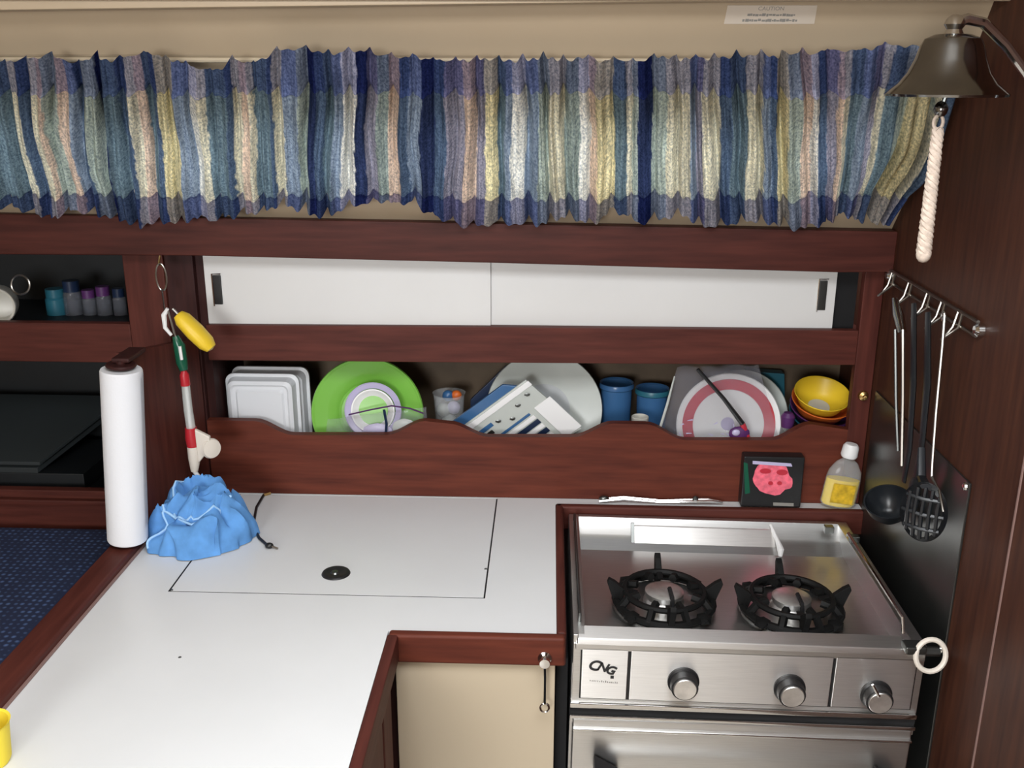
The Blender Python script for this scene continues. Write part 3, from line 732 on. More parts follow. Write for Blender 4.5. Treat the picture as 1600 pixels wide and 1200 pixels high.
# green plate
p = PY(577, 650, 1.99); R = 0.120
gp = thing('green_plate', 'bright green plate standing on edge on the dish shelf', 'plate', (p.x, 1.99, ZS))
Mg = Matrix.Translation((p.x, 1.99, ZS + R * 0.985)) @ axis_to((0, -0.985, 0.17))
B().lathe([(0, 0.0), (0.45 * R, 0.001), (0.55 * R, 0.008), (R * 0.985, 0.020), (R, 0.0205), (R * 0.985, 0.0245), (0.95 * R, 0.0235), (0.93 * R, 0.0215), (0.72 * R, 0.0165), (0.70 * R, 0.0150), (0.58 * R, 0.012), (0.50 * R, 0.0035), (0, 0.003)], Mg, seg=64).obj('plate_body', 'green_plate', gp)
# lilac and white saucer in front of it
p = PY(584, 641, 1.957)
sc = thing('saucer', 'white saucer with lilac ring in front of the green plate', 'saucer', (p.x, 1.957, ZS))
Ms = Matrix.Translation(p) @ axis_to((0, -0.98, 0.2))
B().lathe([(0.031, 0.004), (0.037, 0.007), (0.043, 0.012), (0.046, 0.012), (0.044, 0.006), (0.032, 0.002)], Ms, seg=48).obj('rim', 'white_plastic', sc)
B().lathe([(0.047, 0.003), (0.058, 0.008), (0.060, 0.010), (0.058, 0.0115), (0.047, 0.007)], Ms, seg=48).obj('outer_ring', 'lilac', sc)
B().lathe([(0, 0.001), (0.0315, 0.002), (0.0315, 0.004), (0, 0.003)], Ms, seg=48).obj('centre', 'green_plate', sc)
B().prism([(p.x - 0.03, 1.959, ZS + 0.001), (p.x + 0.03, 1.959, ZS + 0.001), (p.x + 0.03, 1.959, p.z - 0.046), (p.x - 0.03, 1.959, p.z - 0.046)], (0, 0.006, 0), 0.001).obj('foot', 'white_plastic', sc)
# plastic pouches
def pouch(name, label, corners, Y, bulge, material, seed, cat='bag', nz=26):
    P = [PY(x, y, Y) for x, y in corners]        # tl, tr, br, bl
    base = min(q.z for q in P); t = thing(name, label, cat, ((P[0].x + P[1].x) / 2, Y, base))
    def fn(side):
        def f(u, v):
            a = P[0].lerp(P[1], u); b = P[3].lerp(P[2], u); q = a.lerp(b, v)
            e = (math.sin(math.pi * u) * math.sin(math.pi * min(1, v * 0.9 + 0.1))) ** 0.6 if 0 < u < 1 else 0
            n = noise.noise((u * 5 + seed, v * 5, side)) + 0.6 * abs(noise.noise((u * 11, v * 11 + seed, side)))
            q = q + Vector((0.004 * noise.noise((v * 4, seed, 1)), side * (bulge * e * (0.7 + 0.5 * n)), 0.004 * noise.noise((u * 5, seed, 3))))
            return q
        return f
    c = B(); c.grid(fn(-1), nz, nz); c.grid(fn(1), nz, nz)
    c.obj('film', material, t, 60)
    return t, P
t, P = pouch('zip_bag', 'clear zip bag with purple seal in front of the green plate', ((512, 655), (666, 636), (672, 738), (500, 738)), 1.931, 0.008, 'clear_film', 3.0)
B().tube([PY(545, 648, 1.924), PY(580, 640, 1.922), PY(612, 634, 1.921), PY(640, 638, 1.922), PY(662, 646, 1.924)], 0.003, 6, flat=0.5).obj('seal', 'purple', t)
B().tube([PY(600, 640, 1.9225), PY(604, 662, 1.921), PY(602, 690, 1.922)], 0.003, 6).obj('divider', 'navy_plastic', t)
B().ball(PY(590, 675, 1.934), 0.022, (1.5, 0.22, 0.9), 2).obj('contents', 'lilac', t)
B().ball(PY(632, 668, 1.934), 0.022, (1.2, 0.22, 0.9), 2).obj('contents', 'milky', t)
# clear cup with bits
p = PY(702, 640, 2.03)
cp = thing('clear_cup', 'small clear cup with coloured bits beside the green plate', 'cup', (p.x, 2.03, ZS))
B().lathe([(0, 0.0), (0.024, 0.0), (0.034, 0.150), (0.036, 0.152), (0.033, 0.150), (0.0255, 0.004), (0, 0.003)], at((p.x, 2.03, ZS)), seg=28).obj('cup_wall', 'clear_plastic', cp)
for dx, dz, r, mt in ((-0.012, 0.112, 0.016, 'milky'), (0.010, 0.118, 0.015, 'lilac'), (-0.002, 0.145, 0.013, 'blue_plastic'), (0.016, 0.146, 0.012, 'orange'), (0.0, 0.085, 0.018, 'milky')):
    B().ball((p.x + dx, 2.03, ZS + dz), r, (1, 0.8, 1), 2).obj('contents', mt, cp)
# milky round lid / plate
p = PY(850, 660, 2.02); R = 0.124
mk = thing('milky_plate', 'large translucent white plate standing behind the cutlery packet', 'plate', (p.x, 2.02, ZS))
Mm = Matrix.Translation((p.x, 2.02, ZS + R * 0.985)) @ axis_to((0, -0.985, 0.17))
B().lathe([(0, 0.004), (0.55 * R, 0.004), (0.60 * R, 0.0), (0.64 * R, 0.001), (0.70 * R, 0.008), (0.985 * R, 0.016), (R, 0.017), (0.99 * R, 0.020), (0.66 * R, 0.012), (0, 0.008)], Mm, seg=64).obj('plate_body', 'milky', mk)
B().lathe([(0, 0.0085), (0.55 * R, 0.0095), (0.56 * R, 0.0110), (0, 0.0095)], Mm, seg=48).obj('centre', 'grey_milk', mk)
# navy tray behind packet, packet
tr = B().prism([PY(*q, 2.03) for q in ((735, 625), (790, 572), (830, 600), (775, 690), (735, 690))], (0, 0.012, 0), 0.002).obj('navy_tray', 'navy_plastic')
tag(tr, 'dark navy tray edge behind the cutlery packet', 'tray')
pk = thing('cutlery_packet', 'blue and white striped packet of cutlery leaning on the milky plate', 'packet', (PY(800, 690, 1.95).x, 1.95, ZS))
o0, ux, uy = (712, 676), (114, -84), (62, 58)          # packet frame in the shelf plane
def pp(u, v, Y):
    q = PY(o0[0] + ux[0] * u + uy[0] * v, o0[1] + ux[1] * u + uy[1] * v, Y); q.z = max(q.z, ZS + 0.0015 + 0.002 * (u + 0.1)); return q
B().prism([pp(-0.06, -0.02, 1.957), pp(0.97, -0.02, 1.957), pp(1.0, 1.35, 1.957), pp(-0.06, 1.35, 1.957)], (0, 0.008, 0), 0.002).obj('packet_body', 'milky', pk)
B().prism([pp(-0.02, -0.20, 1.960), pp(0.75, -0.20, 1.960), pp(0.90, 0.06, 1.960), pp(-0.02, 0.06, 1.960)], (0, 0.010, 0), 0.002).obj('blue_flap', 'blue_plastic', pk)
for v0, v1, u0, u1, mt in ((0.02, 0.13, 0.05, 0.98, 'white_plastic'), (0.24, 0.32, 0.0, 0.35, 'blue_plastic'), (0.36, 0.44, 0.0, 0.30, 'dark_steel'), (0.52, 0.57, 0.15, 0.72, 'blue_plastic'), (0.60, 0.68, 0.0, 0.74, 'white_plastic'), (0.70, 0.80, 0.0, 0.74, 'navy_plastic'), (0.82, 0.90, 0.0, 0.74, 'white_plastic'), (0.92, 1.02, 0.0, 0.74, 'navy_plastic'), (1.05, 1.14, 0.0, 0.74, 'white_plastic'), (0.50, 1.30, 0.80, 1.02, 'white_plastic')):
    B().prism([pp(u0, v0, 1.9545), pp(u1, v0, 1.9545), pp(u1, v1, 1.9545), pp(u0, v1, 1.9545)], (0, 0.003, 0), 0.001).obj('stripe', mt, pk)
for u, v in ((0.86, 0.22), (0.70, 0.28), (0.55, 0.42), (0.25, 0.45), (0.42, 0.30), (0.18, 0.55)):
    a = pp(u, v, 1.954); B().ball(a, 0.005, (1.4, 0.3, 0.8), 1).obj('print_spot', 'dark_steel', pk)
# blue tumblers
for px, lab in ((962, 'translucent blue tumbler beside the milky plate'), (1018, 'translucent blue tumbler beside the bagged red plate')):
    p = PY(px, 640, 2.045)
    bt = thing('blue_tumbler', lab, 'tumbler', (p.x, 2.045, ZS), 'blue tumblers on the dish shelf')
    h = 0.176 if px < 1000 else 0.164
    B().lathe([(0, 0), (0.026, 0), (0.030, 0.02), (0.034, h), (0.036, h + 0.001), (0.032, h - 0.002), (0.026, 0.01), (0, 0.008)], at((p.x, 2.045, ZS)), seg=28).obj('glass_wall', 'blue_plastic', bt)
    B().lathe([(0.0352, h - 0.012), (0.0375, h - 0.010), (0.0375, h - 0.004), (0.036, h)], at((p.x, 2.045, ZS)), seg=28).obj('rim_band', 'teal_plastic' if px > 1000 else 'blue_plastic', bt)
p = PY(1000, 655, 1.955)
sd = thing('small_dish', 'small beige dish in front of the blue tumblers', 'dish', (p.x, 1.955, ZS))
B().lathe([(0, 0), (0.014, 0), (0.018, 0.130), (0.017, 0.131), (0.013, 0.01), (0, 0.01)], at((p.x, 1.955, ZS)), seg=20).obj('dish_wall', 'ceramic', sd)
# red rimmed plates in a clear bag
p = PY(1130, 690, 1.985); R = 0.124
rp = thing('red_plate', 'white plate with a broad red band inside a clear bag', 'plate', (p.x, 1.985, ZS))
Mr = Matrix.Translation((p.x, 1.985, ZS + R * 0.985 - 0.006)) @ axis_to((0, -0.985, 0.17))
Mr = Matrix.Translation((PY(1134, 690, 1.985).x, 1.985, ZS + 0.1075)) @ axis_to((0, -0.985, 0.17)); R = 0.109
B().lathe([(0, 0.0), (0.55 * R, 0.0), (0.66 * R, 0.008), (0.985 * R, 0.016), (R, 0.017), (0.985 * R, 0.0195), (0.65 * R, 0.012), (0, 0.004)], Mr, seg=64).obj('plate_body', 'white_plastic', rp)
B().lathe([(0.68 * R, 0.0140), (0.88 * R, 0.0188), (0.885 * R, 0.0196), (0.68 * R, 0.0150)], Mr, seg=64).obj('red_band', 'crimson', rp)
B().lathe([(0.0, 0.0048), (0.45 * R, 0.0048), (0.45 * R, 0.0056), (0, 0.0056)], Mr, seg=48).obj('centre_print', 'lilac', rp)
p = PY(1150, 690, 2.045)
wp = thing('white_plate', 'white plate standing behind the red banded plate', 'plate', (p.x, 2.045, ZS))
R = 0.104
B().lathe(plate_profile(R, 0.016, 0.6), Matrix.Translation((p.x, 2.045, ZS + R * 0.985)) @ axis_to((0, -0.985, 0.17)), seg=56).obj('plate_body', 'milky', wp)
bg, P = pouch('plastic_bag', 'clear plastic bag wrapped around the red banded plate', ((1058, 574), (1185, 570), (1232, 738), (1016, 738)), 1.944, 0.014, 'clear_film', 8.0, nz=34)
B().tube([PY(1054, 588, 1.930), PY(1043, 630, 1.928), PY(1029, 676, 1.928)], [0.0015, 0.0028, 0.003], 6).obj('fold', 'milky', bg)
c = B()
for i in range(14):
    px = 1045 + random.random() * 105; py = 655 + random.random() * 32; a = PY(px, py, 1.930)
    c.tube([a, a + Vector((random.uniform(-.012, .012), -0.002, random.uniform(-.006, .010)))], [0.0016, 0.0006], 5)
c.obj('crinkle', 'lilac', bg)
# black handled brush
bb = thing('dish_brush', 'black handled dish brush lying across the clear bag', 'brush', (PY(1155, 690, 1.925).x, 1.925, ZS))
B().tube([PY(1090, 577, 1.9245), PY(1130, 622, 1.9235), PY(1160, 662, 1.924)], [0.0035, 0.0042, 0.0055], 8).obj('handle', 'black', bb)
B().ball(PY(1155, 677, 1.926), 0.017, (1.3, 0.5, 0.9), 2).obj('head', 'purple', bb)
B().ball(PY(1150, 676, 1.918), 0.007, (1.2, 0.5, 1), 2).obj('button', 'lilac', bb)
B().tube([PY(1160, 662, 1.926), PY(1188, 738, 1.928)], 0.006, 8).obj('neck', 'crimson', bb)
# small shaker
p = PY(1230, 665, 1.955)
sk = thing('small_shaker', 'small clear shaker with purple cap beside the yellow bowl', 'shaker', (p.x, 1.955, ZS))
B().lathe([(0, 0), (0.013, 0), (0.015, 0.10), (0.012, 0.115), (0, 0.115)], at((p.x, 1.955, ZS)), seg=20).obj('jar', 'clear_plastic', sk)
B().lathe([(0.0125, 0.113), (0.0145, 0.136), (0.009, 0.144), (0, 0.145)], at((p.x, 1.955, ZS)), seg=20).obj('cap', 'purple', sk)
# nested coloured bowls, tipped forward
ax = Vector((0.04, -0.36, 0.93)).normalized()
base = Vector((PY(1276, 640, 2.0).x, 2.005, ZS + 0.112))
for i, (mt, lab, r, off) in enumerate((('yellow', 'yellow bowl, topmost of the nested bowls', 0.056, 0.052), ('orange', 'orange bowl just under the yellow bowl', 0.062, 0.036), ('purple', 'dark purple bowl under the orange bowl', 0.066, 0.018), ('teal_plastic', 'blue bowl at the bottom of the nested bowls', 0.068, 0.0))):
    bo = thing('bowl', lab, 'bowl', base + ax * (off - 0.02), 'nested coloured bowls')
    Mb = Matrix.Translation(base + ax * (off - 0.02) + Vector((i * 0.004, 0, 0))) @ axis_to(ax)
    B().lathe([(0, 0), (0.45 * r, 0), (0.78 * r, 0.012), (0.97 * r, 0.036), (1.03 * r, 0.039), (1.02 * r, 0.041), (0.94 * r, 0.038), (0.74 * r, 0.015), (0.42 * r, 0.004), (0, 0.004)], Mb, seg=48).obj('bowl_wall', mt, bo)
    if i == 0:
        B().lathe([(0, 0.0045), (0.40 * r, 0.0045), (0.40 * r, 0.0055), (0, 0.0055)], Mb, seg=32).obj('base_disc', 'ceramic', bo)
tb = B().prism([PY(*q, 2.075) for q in ((1168, 580), (1226, 584), (1228, 700), (1168, 700))], (0, 0.03, 0), 0.002).obj('teal_box', 'teal_plastic')
tag(tb, 'teal blue box standing behind the red banded plate', 'box')

# ================================================================== LEFT CUBBIES
p = PY(0, 478, 1.99)
mg = thing('white_mug', 'off-white mug lying in the upper cubby', 'mug', (p.x - 0.004, 1.96, 1.243))
Mu = Matrix.Translation((p.x + 0.012, 1.95, 1.243 + 0.0405)) @ axis_to((0.35, -0.93, 0.05))
B().lathe([(0, -0.07), (0.034, -0.07), (0.039, -0.05), (0.040, 0.0), (0.038, 0.003), (0.034, 0.0), (0.033, -0.06), (0, -0.064)], Mu, seg=36).obj('cup_wall', 'ceramic', mg)
rg = B().tube([PY(32, 445, 1.94) + Vector((0.019 * math.cos(a), 0.004 * math.sin(a), 0.019 * math.sin(a))) for a in [i * math.pi / 12 for i in range(24)]], 0.0022, 6, True).obj('key_ring', 'wire')
tag(rg, 'thin metal ring propped on the white mug', 'ring')
for i, (px, hgt, r, mt) in enumerate(((92, 0.056, 0.022, 'teal_plastic'), (118, 0.074, 0.019, 'navy_plastic'), (143, 0.054, 0.015, 'purple'), (166, 0.062, 0.016, 'purple'), (190, 0.058, 0.014, 'navy_plastic'))):
    p = PY(px, 500, 2.06)
    j = thing('spice_jar', ('squat teal jar at the mug end of the cubby row', 'tall navy jar in the upper cubby', 'small purple jar beside the tall navy jar', 'small purple jar between other small jars', 'small navy jar at the post end of the cubby row')[i], 'jar', (p.x, 2.06, 1.243), 'small jars in the upper cubby')
    B().lathe([(0, 0.0), (r, 0.0), (r, hgt * 0.6), (r * 0.8, hgt * 0.7), (0, hgt * 0.7)], at((p.x, 2.06, 1.2435)), seg=20).obj('jar_body', 'jar_glass' if i else mt, j)
    B().lathe([(0, hgt * 0.68), (r * 0.9, hgt * 0.68), (r * 0.9, hgt), (0, hgt)], at((p.x, 2.06, 1.2435)), seg=20).obj('lid', mt, j)
bk = thing('folded_chart', 'dark grey folded chart lying in the lower cubby', 'chart', (-1.15, 2.03, 0.875))
B().box(-1.34, -1.0, 1.95, 2.16, 0.8755, 0.915, 0.002).obj('stack', 'cubby', bk)
B().prism([(-1.36, 1.945, 0.935), (-1.09, 1.945, 0.935), (-0.98, 2.15, 1.02), (-1.36, 2.15, 1.02)], (0, 0, 0.008), 0.001).obj('cover', 'grey_book', bk)
B().prism([(-1.36, 1.95, 0.915), (-1.10, 1.95, 0.915), (-1.0, 2.14, 0.99), (-1.36, 2.14, 0.99)], (0, 0, 0.012), 0.001).obj('pages', 'grey_book', bk)

# ================================================================== CUSHION
cs = thing('settee_cushion', 'navy blue woven settee cushion beside the counter', 'cushion', (-1.2, 1.25, 0.62))
def soft(x0, x1, y0, y1, z0, z1, r):
    return B().box(x0, x1, y0, y1, z0, z1, r, 5)
soft(-1.62, -0.868, 0.62, 1.893, 0.66, 0.824, 0.03).obj('cushion_pad', 'navy_weave', cs)
soft(-0.872, -0.806, 0.62, 1.893, 0.70, 0.853, 0.026).obj('bolster_edge', 'navy_weave', cs)
sb = thing('settee_bench', 'wooden settee base under the navy cushion', 'settee', (-1.2, 1.25, 0))
B().box(-1.62, -0.806, 0.62, 1.895, 0, 0.659, 0.002).obj('plinth', 'wood_y', sb)

# ================================================================== PAPER TOWEL
tt = Vector((-0.742, 1.628, 1.252)); tb_ = Vector((-0.768, 1.628, 0.925)); ta = (tt - tb_).normalized()
ph = thing('towel_holder', 'dark wooden bracket holding the paper towel roll upright', 'holder', (-0.79, 1.64, 0.918))
Mh = at(tb_, ta); Lr = (tt - tb_).length
B().lathe([(0, 0), (0.008, 0), (0.008, Lr + 0.016), (0, Lr + 0.016)], Mh, seg=12).obj('spindle', 'wood_dark', ph)
B().lathe([(0, Lr + 0.004), (0.024, Lr + 0.004), (0.026, Lr + 0.007), (0.024, Lr + 0.010), (0, Lr + 0.011)], Mh, seg=28).obj('top_disc', 'wood_dark', ph)
B().box(-0.756, -0.724, 1.622, 1.700, 1.264, 1.273, 0.003).obj('top_arm', 'wood_dark', ph)
B().lathe([(0, -0.006), (0.026, -0.006), (0.026, -0.001), (0, -0.001)], Mh, seg=24).obj('foot_disc', 'wood_dark', ph)
pt = thing('paper_towel_roll', 'white paper towel roll standing at the end of the counter', 'paper towel', tb_)
B().lathe([(0.010, 0.0), (0.034, 0.0), (0.0355, 0.003), (0.0355, Lr - 0.003), (0.034, Lr), (0.010, Lr)], Mh, seg=48).obj('roll', 'paper', pt)
def sheet(u, v):
    ang_ = math.radians(-100 + 92 * min(u, 0.7) / 0.7); r = 0.0362
    q = Vector((r * math.cos(ang_), r * math.sin(ang_), 0))
    if u > 0.7: q += Vector((0.72, 0.69, 0)) * ((u - 0.7) * 0.046 * (0.6 + 0.6 * v))
    q.x += 0.0012 * noise.noise((u * 4, v * 6, 0))
    q.z = Lr * (0.965 - 0.875 * v) + 0.004 * math.sin(u * 5)
    return Mh @ q
B().grid(sheet, 16, 20, 0.0008).obj('loose_sheet', 'paper', pt, 60)

# ================================================================== LANYARD TRINKETS by the partition
YL = 1.77
hk = thing('hanging_chain', 'thin wire chain hanging from the mahogany beam', 'chain', PY(258, 470, 1.83))
a0, a1 = PY(250, 400, 1.852), PY(258, 492, YL)
B().tube([PY(252, 433, 1.83) + Vector((0.010 * math.cos(a), 0, 0.026 * math.sin(a))) for a in [i * math.pi / 10 for i in range(20)]], 0.0017, 6, True).obj('link', 'wire', hk)
B().tube([a0, PY(248, 412, 1.838), PY(252, 415, 1.832)], 0.002, 6).obj('hook', 'brass', hk)
B().tube([PY(253, 452, 1.828), PY(256, 474, 1.80), a1], 0.0014, 6).obj('link', 'wire', hk)
B().tube([PY(262, 482, YL), PY(256, 492, YL), PY(258, 512, YL), PY(268, 524, YL)], [0.003, 0.005, 0.004, 0.003], 8).obj('clip', 'white_plastic', hk)
yf = thing('float_fob', 'yellow foam float key fob hanging by the partition', 'key float', PY(305, 550, YL))
c0, c1 = PY(277, 490, YL - .004), PY(332, 546, YL - .004); dirv = (c1 - c0).normalized()
c = B(); Ls = (c1 - c0).length
c.lathe([(0, 0), (0.013, 0.002), (0.021, 0.014), (0.0235, Ls * 0.5), (0.0215, Ls - 0.016), (0.014, Ls - 0.003), (0, Ls)], at(c0, dirv), seg=24, sx=1.0, sy=0.7)
c.obj('float_body', 'yellow', yf)
B().tube([c0 - dirv * 0.012, c0 + dirv * 0.004], 0.003, 8).obj('eyelet', 'wire', yf)
B().tube([PY(290, 515, YL - .0165), PY(322, 540, YL - .0165)], 0.0055, 8, flat=0.5).obj('dark_print', 'brass', yf)
gt = thing('green_torch', 'small dark green pocket torch hanging under the yellow float', 'torch', PY(284, 575, YL))
B().tube([PY(274, 525, YL), PY(280, 540, YL), PY(284, 566, YL), PY(287, 578, YL)], [0.006, 0.011, 0.011, 0.008], 12).obj('barrel', 'green_tube', gt)
B().tube([PY(281, 541, YL - 0.010), PY(284, 562, YL - 0.010)], 0.003, 6).obj('highlight_strip', 'white_plastic', gt)
B().tube([PY(262, 484, YL), PY(268, 505, YL), PY(274, 526, YL)], 0.0016, 6).obj('cord', 'wire', gt)
rt = thing('gas_lighter', 'long clear gas lighter with red ends hanging by the partition', 'lighter', PY(302, 735, YL))
B().tube([PY(287, 578, YL), PY(288, 586, YL), PY(290, 602, YL)], [0.004, 0.009, 0.009], 12).obj('red_cap', 'red', rt)
B().tube([PY(290, 602, YL), PY(294, 640, YL), PY(299, 672, YL)], [0.008, 0.0085, 0.009], 14).obj('clear_barrel', 'clear_tube', rt)
B().tube([PY(291, 604, YL), PY(298, 670, YL)], 0.0035, 8).obj('inner_tube', 'white_plastic', rt)
B().tube([PY(298, 668, YL), PY(300, 684, YL), PY(302, 697, YL)], [0.011, 0.013, 0.012], 14).obj('red_collar', 'red', rt)
hd = B().tube([PY(302, 697, YL), PY(304, 716, YL), PY(304, 736, YL)], [0.012, 0.012, 0.007], 12).obj('white_grip', 'white_ring', rt)
B().prism([PY(306, 668, YL), PY(330, 680, YL), PY(330, 700, YL), PY(312, 722, YL)], (0, -0.010, 0), 0.003).obj('bracket', 'white_ring', rt)
B().lathe([(0, 0), (0.017, 0), (0.020, 0.005), (0.018, 0.010), (0.008, 0.012), (0, 0.011)], at(PY(331, 700, YL) + Vector((-0.004, 0, 0)), (0.75, -0.65, 0.1)), seg=28).obj('disc', 'white_ring', rt)
wt = B().tube([PY(303, 735, YL), PY(318, 756, YL - 0.004), PY(334, 779, YL - 0.01)], [0.0042, 0.0045, 0.0042], 8).obj('spout', 'white_plastic', rt)

# ================================================================== COUNTER ITEMS
# crumpled blue cloth
cc = PZ(315, 858, ZC)
cl = thing('blue_cloth', 'crumpled light blue cleaning cloth on the white counter', 'cloth', (cc.x, cc.y, ZC))
CX, CYc = -0.652, 1.682
def clothf(u, v):
    a = u * 2 * math.pi; r = v
    ex = 0.098 * (1 + 0.16 * noise.noise((math.cos(a) * 1.5, math.sin(a) * 1.5, 3.3))); ey = 0.084 * (1 + 0.2 * noise.noise((math.cos(a) * 1.7, math.sin(a) * 1.7, 5.1)))
    x = math.cos(a) * r; y = math.sin(a) * r
    h = 0.094 * (1 - r ** 5.5) ** 0.7 if r < 1 else 0
    wx = x + 0.25 * noise.noise((x * 2, y * 2, 7.7)); wy = y + 0.25 * noise.noise((x * 2, y * 2, 1.9))
    rd = 1 - abs(noise.noise((wx * 1.7 + 0.4, wy * 1.7 + 2.0, 0.5)) * 2.3)
    rd2 = 1 - abs(noise.noise((wx * 3.4 + 3, wy * 3.4, 4.5)) * 2.0)
    rd3 = 1 - abs(noise.noise((x * 9 + 1, y * 9 + 4, 2.5)) * 2.0)
    h = h * (0.55 + 0.42 * rd + 0.16 * rd2 + 0.02 * rd3) * (1.0 + 0.30 * y - 0.35 * max(0, -x - 0.3))
    sw = 0.020 * noise.noise((x * 3.5, y * 3.5, 9.0))
    return Vector((CX + ex * x + sw, CYc + ey * y + sw * 0.6, ZC + 0.0015 + max(0, h)))
c = B(); c.grid(clothf, 96, 40, 0, True); c.obj('cloth_body', 'cloth_blue', cl, 60)
def ridge(pts, nm):
    path = []
    for i in range(len(pts) * 6 - 5):
        k, f = divmod(i, 6); a = pts[k]; b = pts[min(k + 1, len(pts) - 1)]
        u = a[0] + (b[0] - a[0]) * f / 6; v = a[1] + (b[1] - a[1]) * f / 6
        path.append(clothf(u, v) + Vector((0, 0, 0.0012)))
    B().tube(path, 0.0026, 6).obj(nm, 'cloth_edge', cl)
ridge([(0.30, 0.75), (0.45, 0.6), (0.58, 0.5), (0.80, 0.35), (0.93, 0.55), (0.02, 0.75)], 'hem_edge')
ridge([(0.55, 0.5), (0.60, 0.8), (0.62, 0.97)], 'hem_edge')
# black cord
bcx = [PZ(412, 776, ZC), PZ(401, 795, ZC), PZ(396, 822, ZC), PZ(405, 843, ZC), PZ(421, 857, ZC)]
ck = thing('audio_cable', 'short black cord with a plug lying on the hatch lid', 'cord', (bcx[2].x, bcx[2].y, ZC))
B().tube([q + Vector((0, 0, 0.0034)) for q in bcx], 0.0028, 8).obj('cord', 'black', ck)
B().ball(bcx[-1] + Vector((0, 0, 0.006)), 0.006, (1.4, 1, 1), 2).obj('plug', 'black', ck)
B().tube([bcx[-1] + Vector((0.005, -0.002, 0.006)), bcx[-1] + Vector((0.018, -0.007, 0.004))], 0.0017, 6).obj('pin', 'wire', ck)
B().tube([bcx[0] + Vector((0, 0, 0.004)), bcx[0] + Vector((0.012, 0.010, 0.004))], 0.003, 6).obj('tip', 'brass', ck)
# tongs on the strip behind the stove
tg = thing('steel_tongs', 'thin steel tongs lying behind the stove', 'tongs', (0.22, 1.885, ZC))
t0, t1 = PZ(935, 776, ZC), PZ(1128, 788, ZC)
for s_, dy in ((1, 0.004), (-1, -0.006)):
    B().tube([(t0.x, 1.884 + dy, ZC + 0.006), (t0.x + 0.05, 1.884 + dy, ZC + 0.012), ((t0.x + t1.x) / 2, 1.884 + dy, ZC + 0.006), (t1.x - 0.03, 1.884 + dy, ZC + 0.010), (t1.x, 1.884 + dy * .4, ZC + 0.006)], [0.004, 0.0032, 0.003, 0.0045, 0.003], 7, flat=0.7).obj('arm', 'chrome', tg)
B().ball((t0.x + 0.01, 1.884, ZC + 0.009), 0.008, (1.4, 0.8, 0.8), 2).obj('hinge', 'dark_steel', tg)
B().ball((t1.x - 0.055, 1.884, ZC + 0.012), 0.007, (1, 0.8, 1), 1).obj('tip', 'dark_steel', tg)
# black box with a pink print
bx0, bx1 = PY(1157, 790, 1.868), PY(1251, 790, 1.868); ztop = PY(1200, 714, 1.868).z
kb = thing('black_box', 'small black box with a round pink print behind the stove', 'box', ((bx0.x + bx1.x) / 2, 1.883, ZC + 0.003))
B().box(bx0.x, bx1.x, 1.868, 1.898, ZC + 0.0032, ztop, 0.003).obj('carton', 'black', kb)
def face(poly, mt, nm, dy=0.0):
    B().prism([PY(x, y, 1.8675 - dy) for x, y in poly], (0, -0.0006, 0)).obj(nm, mt, kb, 0)
ell = lambda cx, cy, rx, ry, n=22, j=0.08, sd=0: [(cx + rx * (1 + j * noise.noise((math.cos(a) * 2 + sd, math.sin(a) * 2, 1))) * math.cos(a), cy + ry * (1 + j * noise.noise((math.cos(a) * 2, math.sin(a) * 2 + sd, 7))) * math.sin(a)) for a in [2 * math.pi * i / n for i in range(n)]]
face(ell(1207, 748, 31, 25, 26, 0.35, 2.0), 'pink', 'print')
face(ell(1196, 736, 9, 4, 12), 'crimson', 'print_mark', 0.0008); face(ell(1222, 738, 9, 4.5, 12), 'crimson', 'print_mark', 0.0008)
face(ell(1204, 755, 4, 3, 10), 'crimson', 'print_mark', 0.0008); face(ell(1218, 755, 4, 3, 10), 'crimson', 'print_mark', 0.0008)
face([(1176, 720), (1236, 724), (1238, 729), (1176, 725)], 'lilac', 'print_mark', 0.0008)
face([(1162, 722), (1168, 724), (1172, 770), (1164, 772)], 'green_tube', 'print_mark')
face([(1208, 785), (1240, 786), (1240, 791), (1208, 790)], 'ink_grey', 'print_mark')
# soap bottle
sp = PY(1307, 791, 1.880); spz = ZC + 0.0032
so = thing('soap_bottle', 'clear soap bottle with yellow liquid and white cap by the bulkhead', 'bottle', (sp.x, 1.880, spz))
Mt_ = Matrix.Translation((sp.x, 1.880, spz)) @ Matrix.Rotation(math.radians(7), 4, 'Y')
B().lathe([(0, 0.002), (0.032, 0.002), (0.036, 0.008), (0.0355, 0.060), (0.033, 0.078), (0.022, 0.097), (0.012, 0.104), (0.012, 0.112), (0, 0.112)], Mt_, seg=32, sy=0.47).obj('shell', 'clear_plastic', so)
B().lathe([(0, 0.004), (0.030, 0.004), (0.034, 0.010), (0.0338, 0.061), (0, 0.062)], Mt_, seg=32, sy=0.44).obj('liquid', 'soap', so)
B().prism([Mt_ @ Vector((x, -0.0172, z)) for x, z in ((-0.022, 0.014), (0.023, 0.014), (0.023, 0.055), (-0.022, 0.055))], (0, -0.0006, 0)).obj('label_patch', 'soap_label', so, 0)
B().lathe([(0, 0.109), (0.0145, 0.109), (0.0165, 0.113), (0.0155, 0.132), (0.012, 0.137), (0, 0.138)], Mt_, seg=28).obj('cap', 'white_plastic', so)
# yellow cup at the near end of the counter
yp = PZ(-14, 1192, ZC)
yc = thing('yellow_cup', 'yellow plastic cup on the near end of the counter', 'cup', (yp.x, yp.y, ZC))
B().lathe([(0, 0.0), (0.022, 0.0), (0.025, 0.006), (0.029, 0.058), (0.031, 0.060), (0.028, 0.058), (0.023, 0.008), (0, 0.004)], at((yp.x, yp.y, ZC + 0.0005)), seg=32).obj('cup_wall', 'yellow_soft', yc)

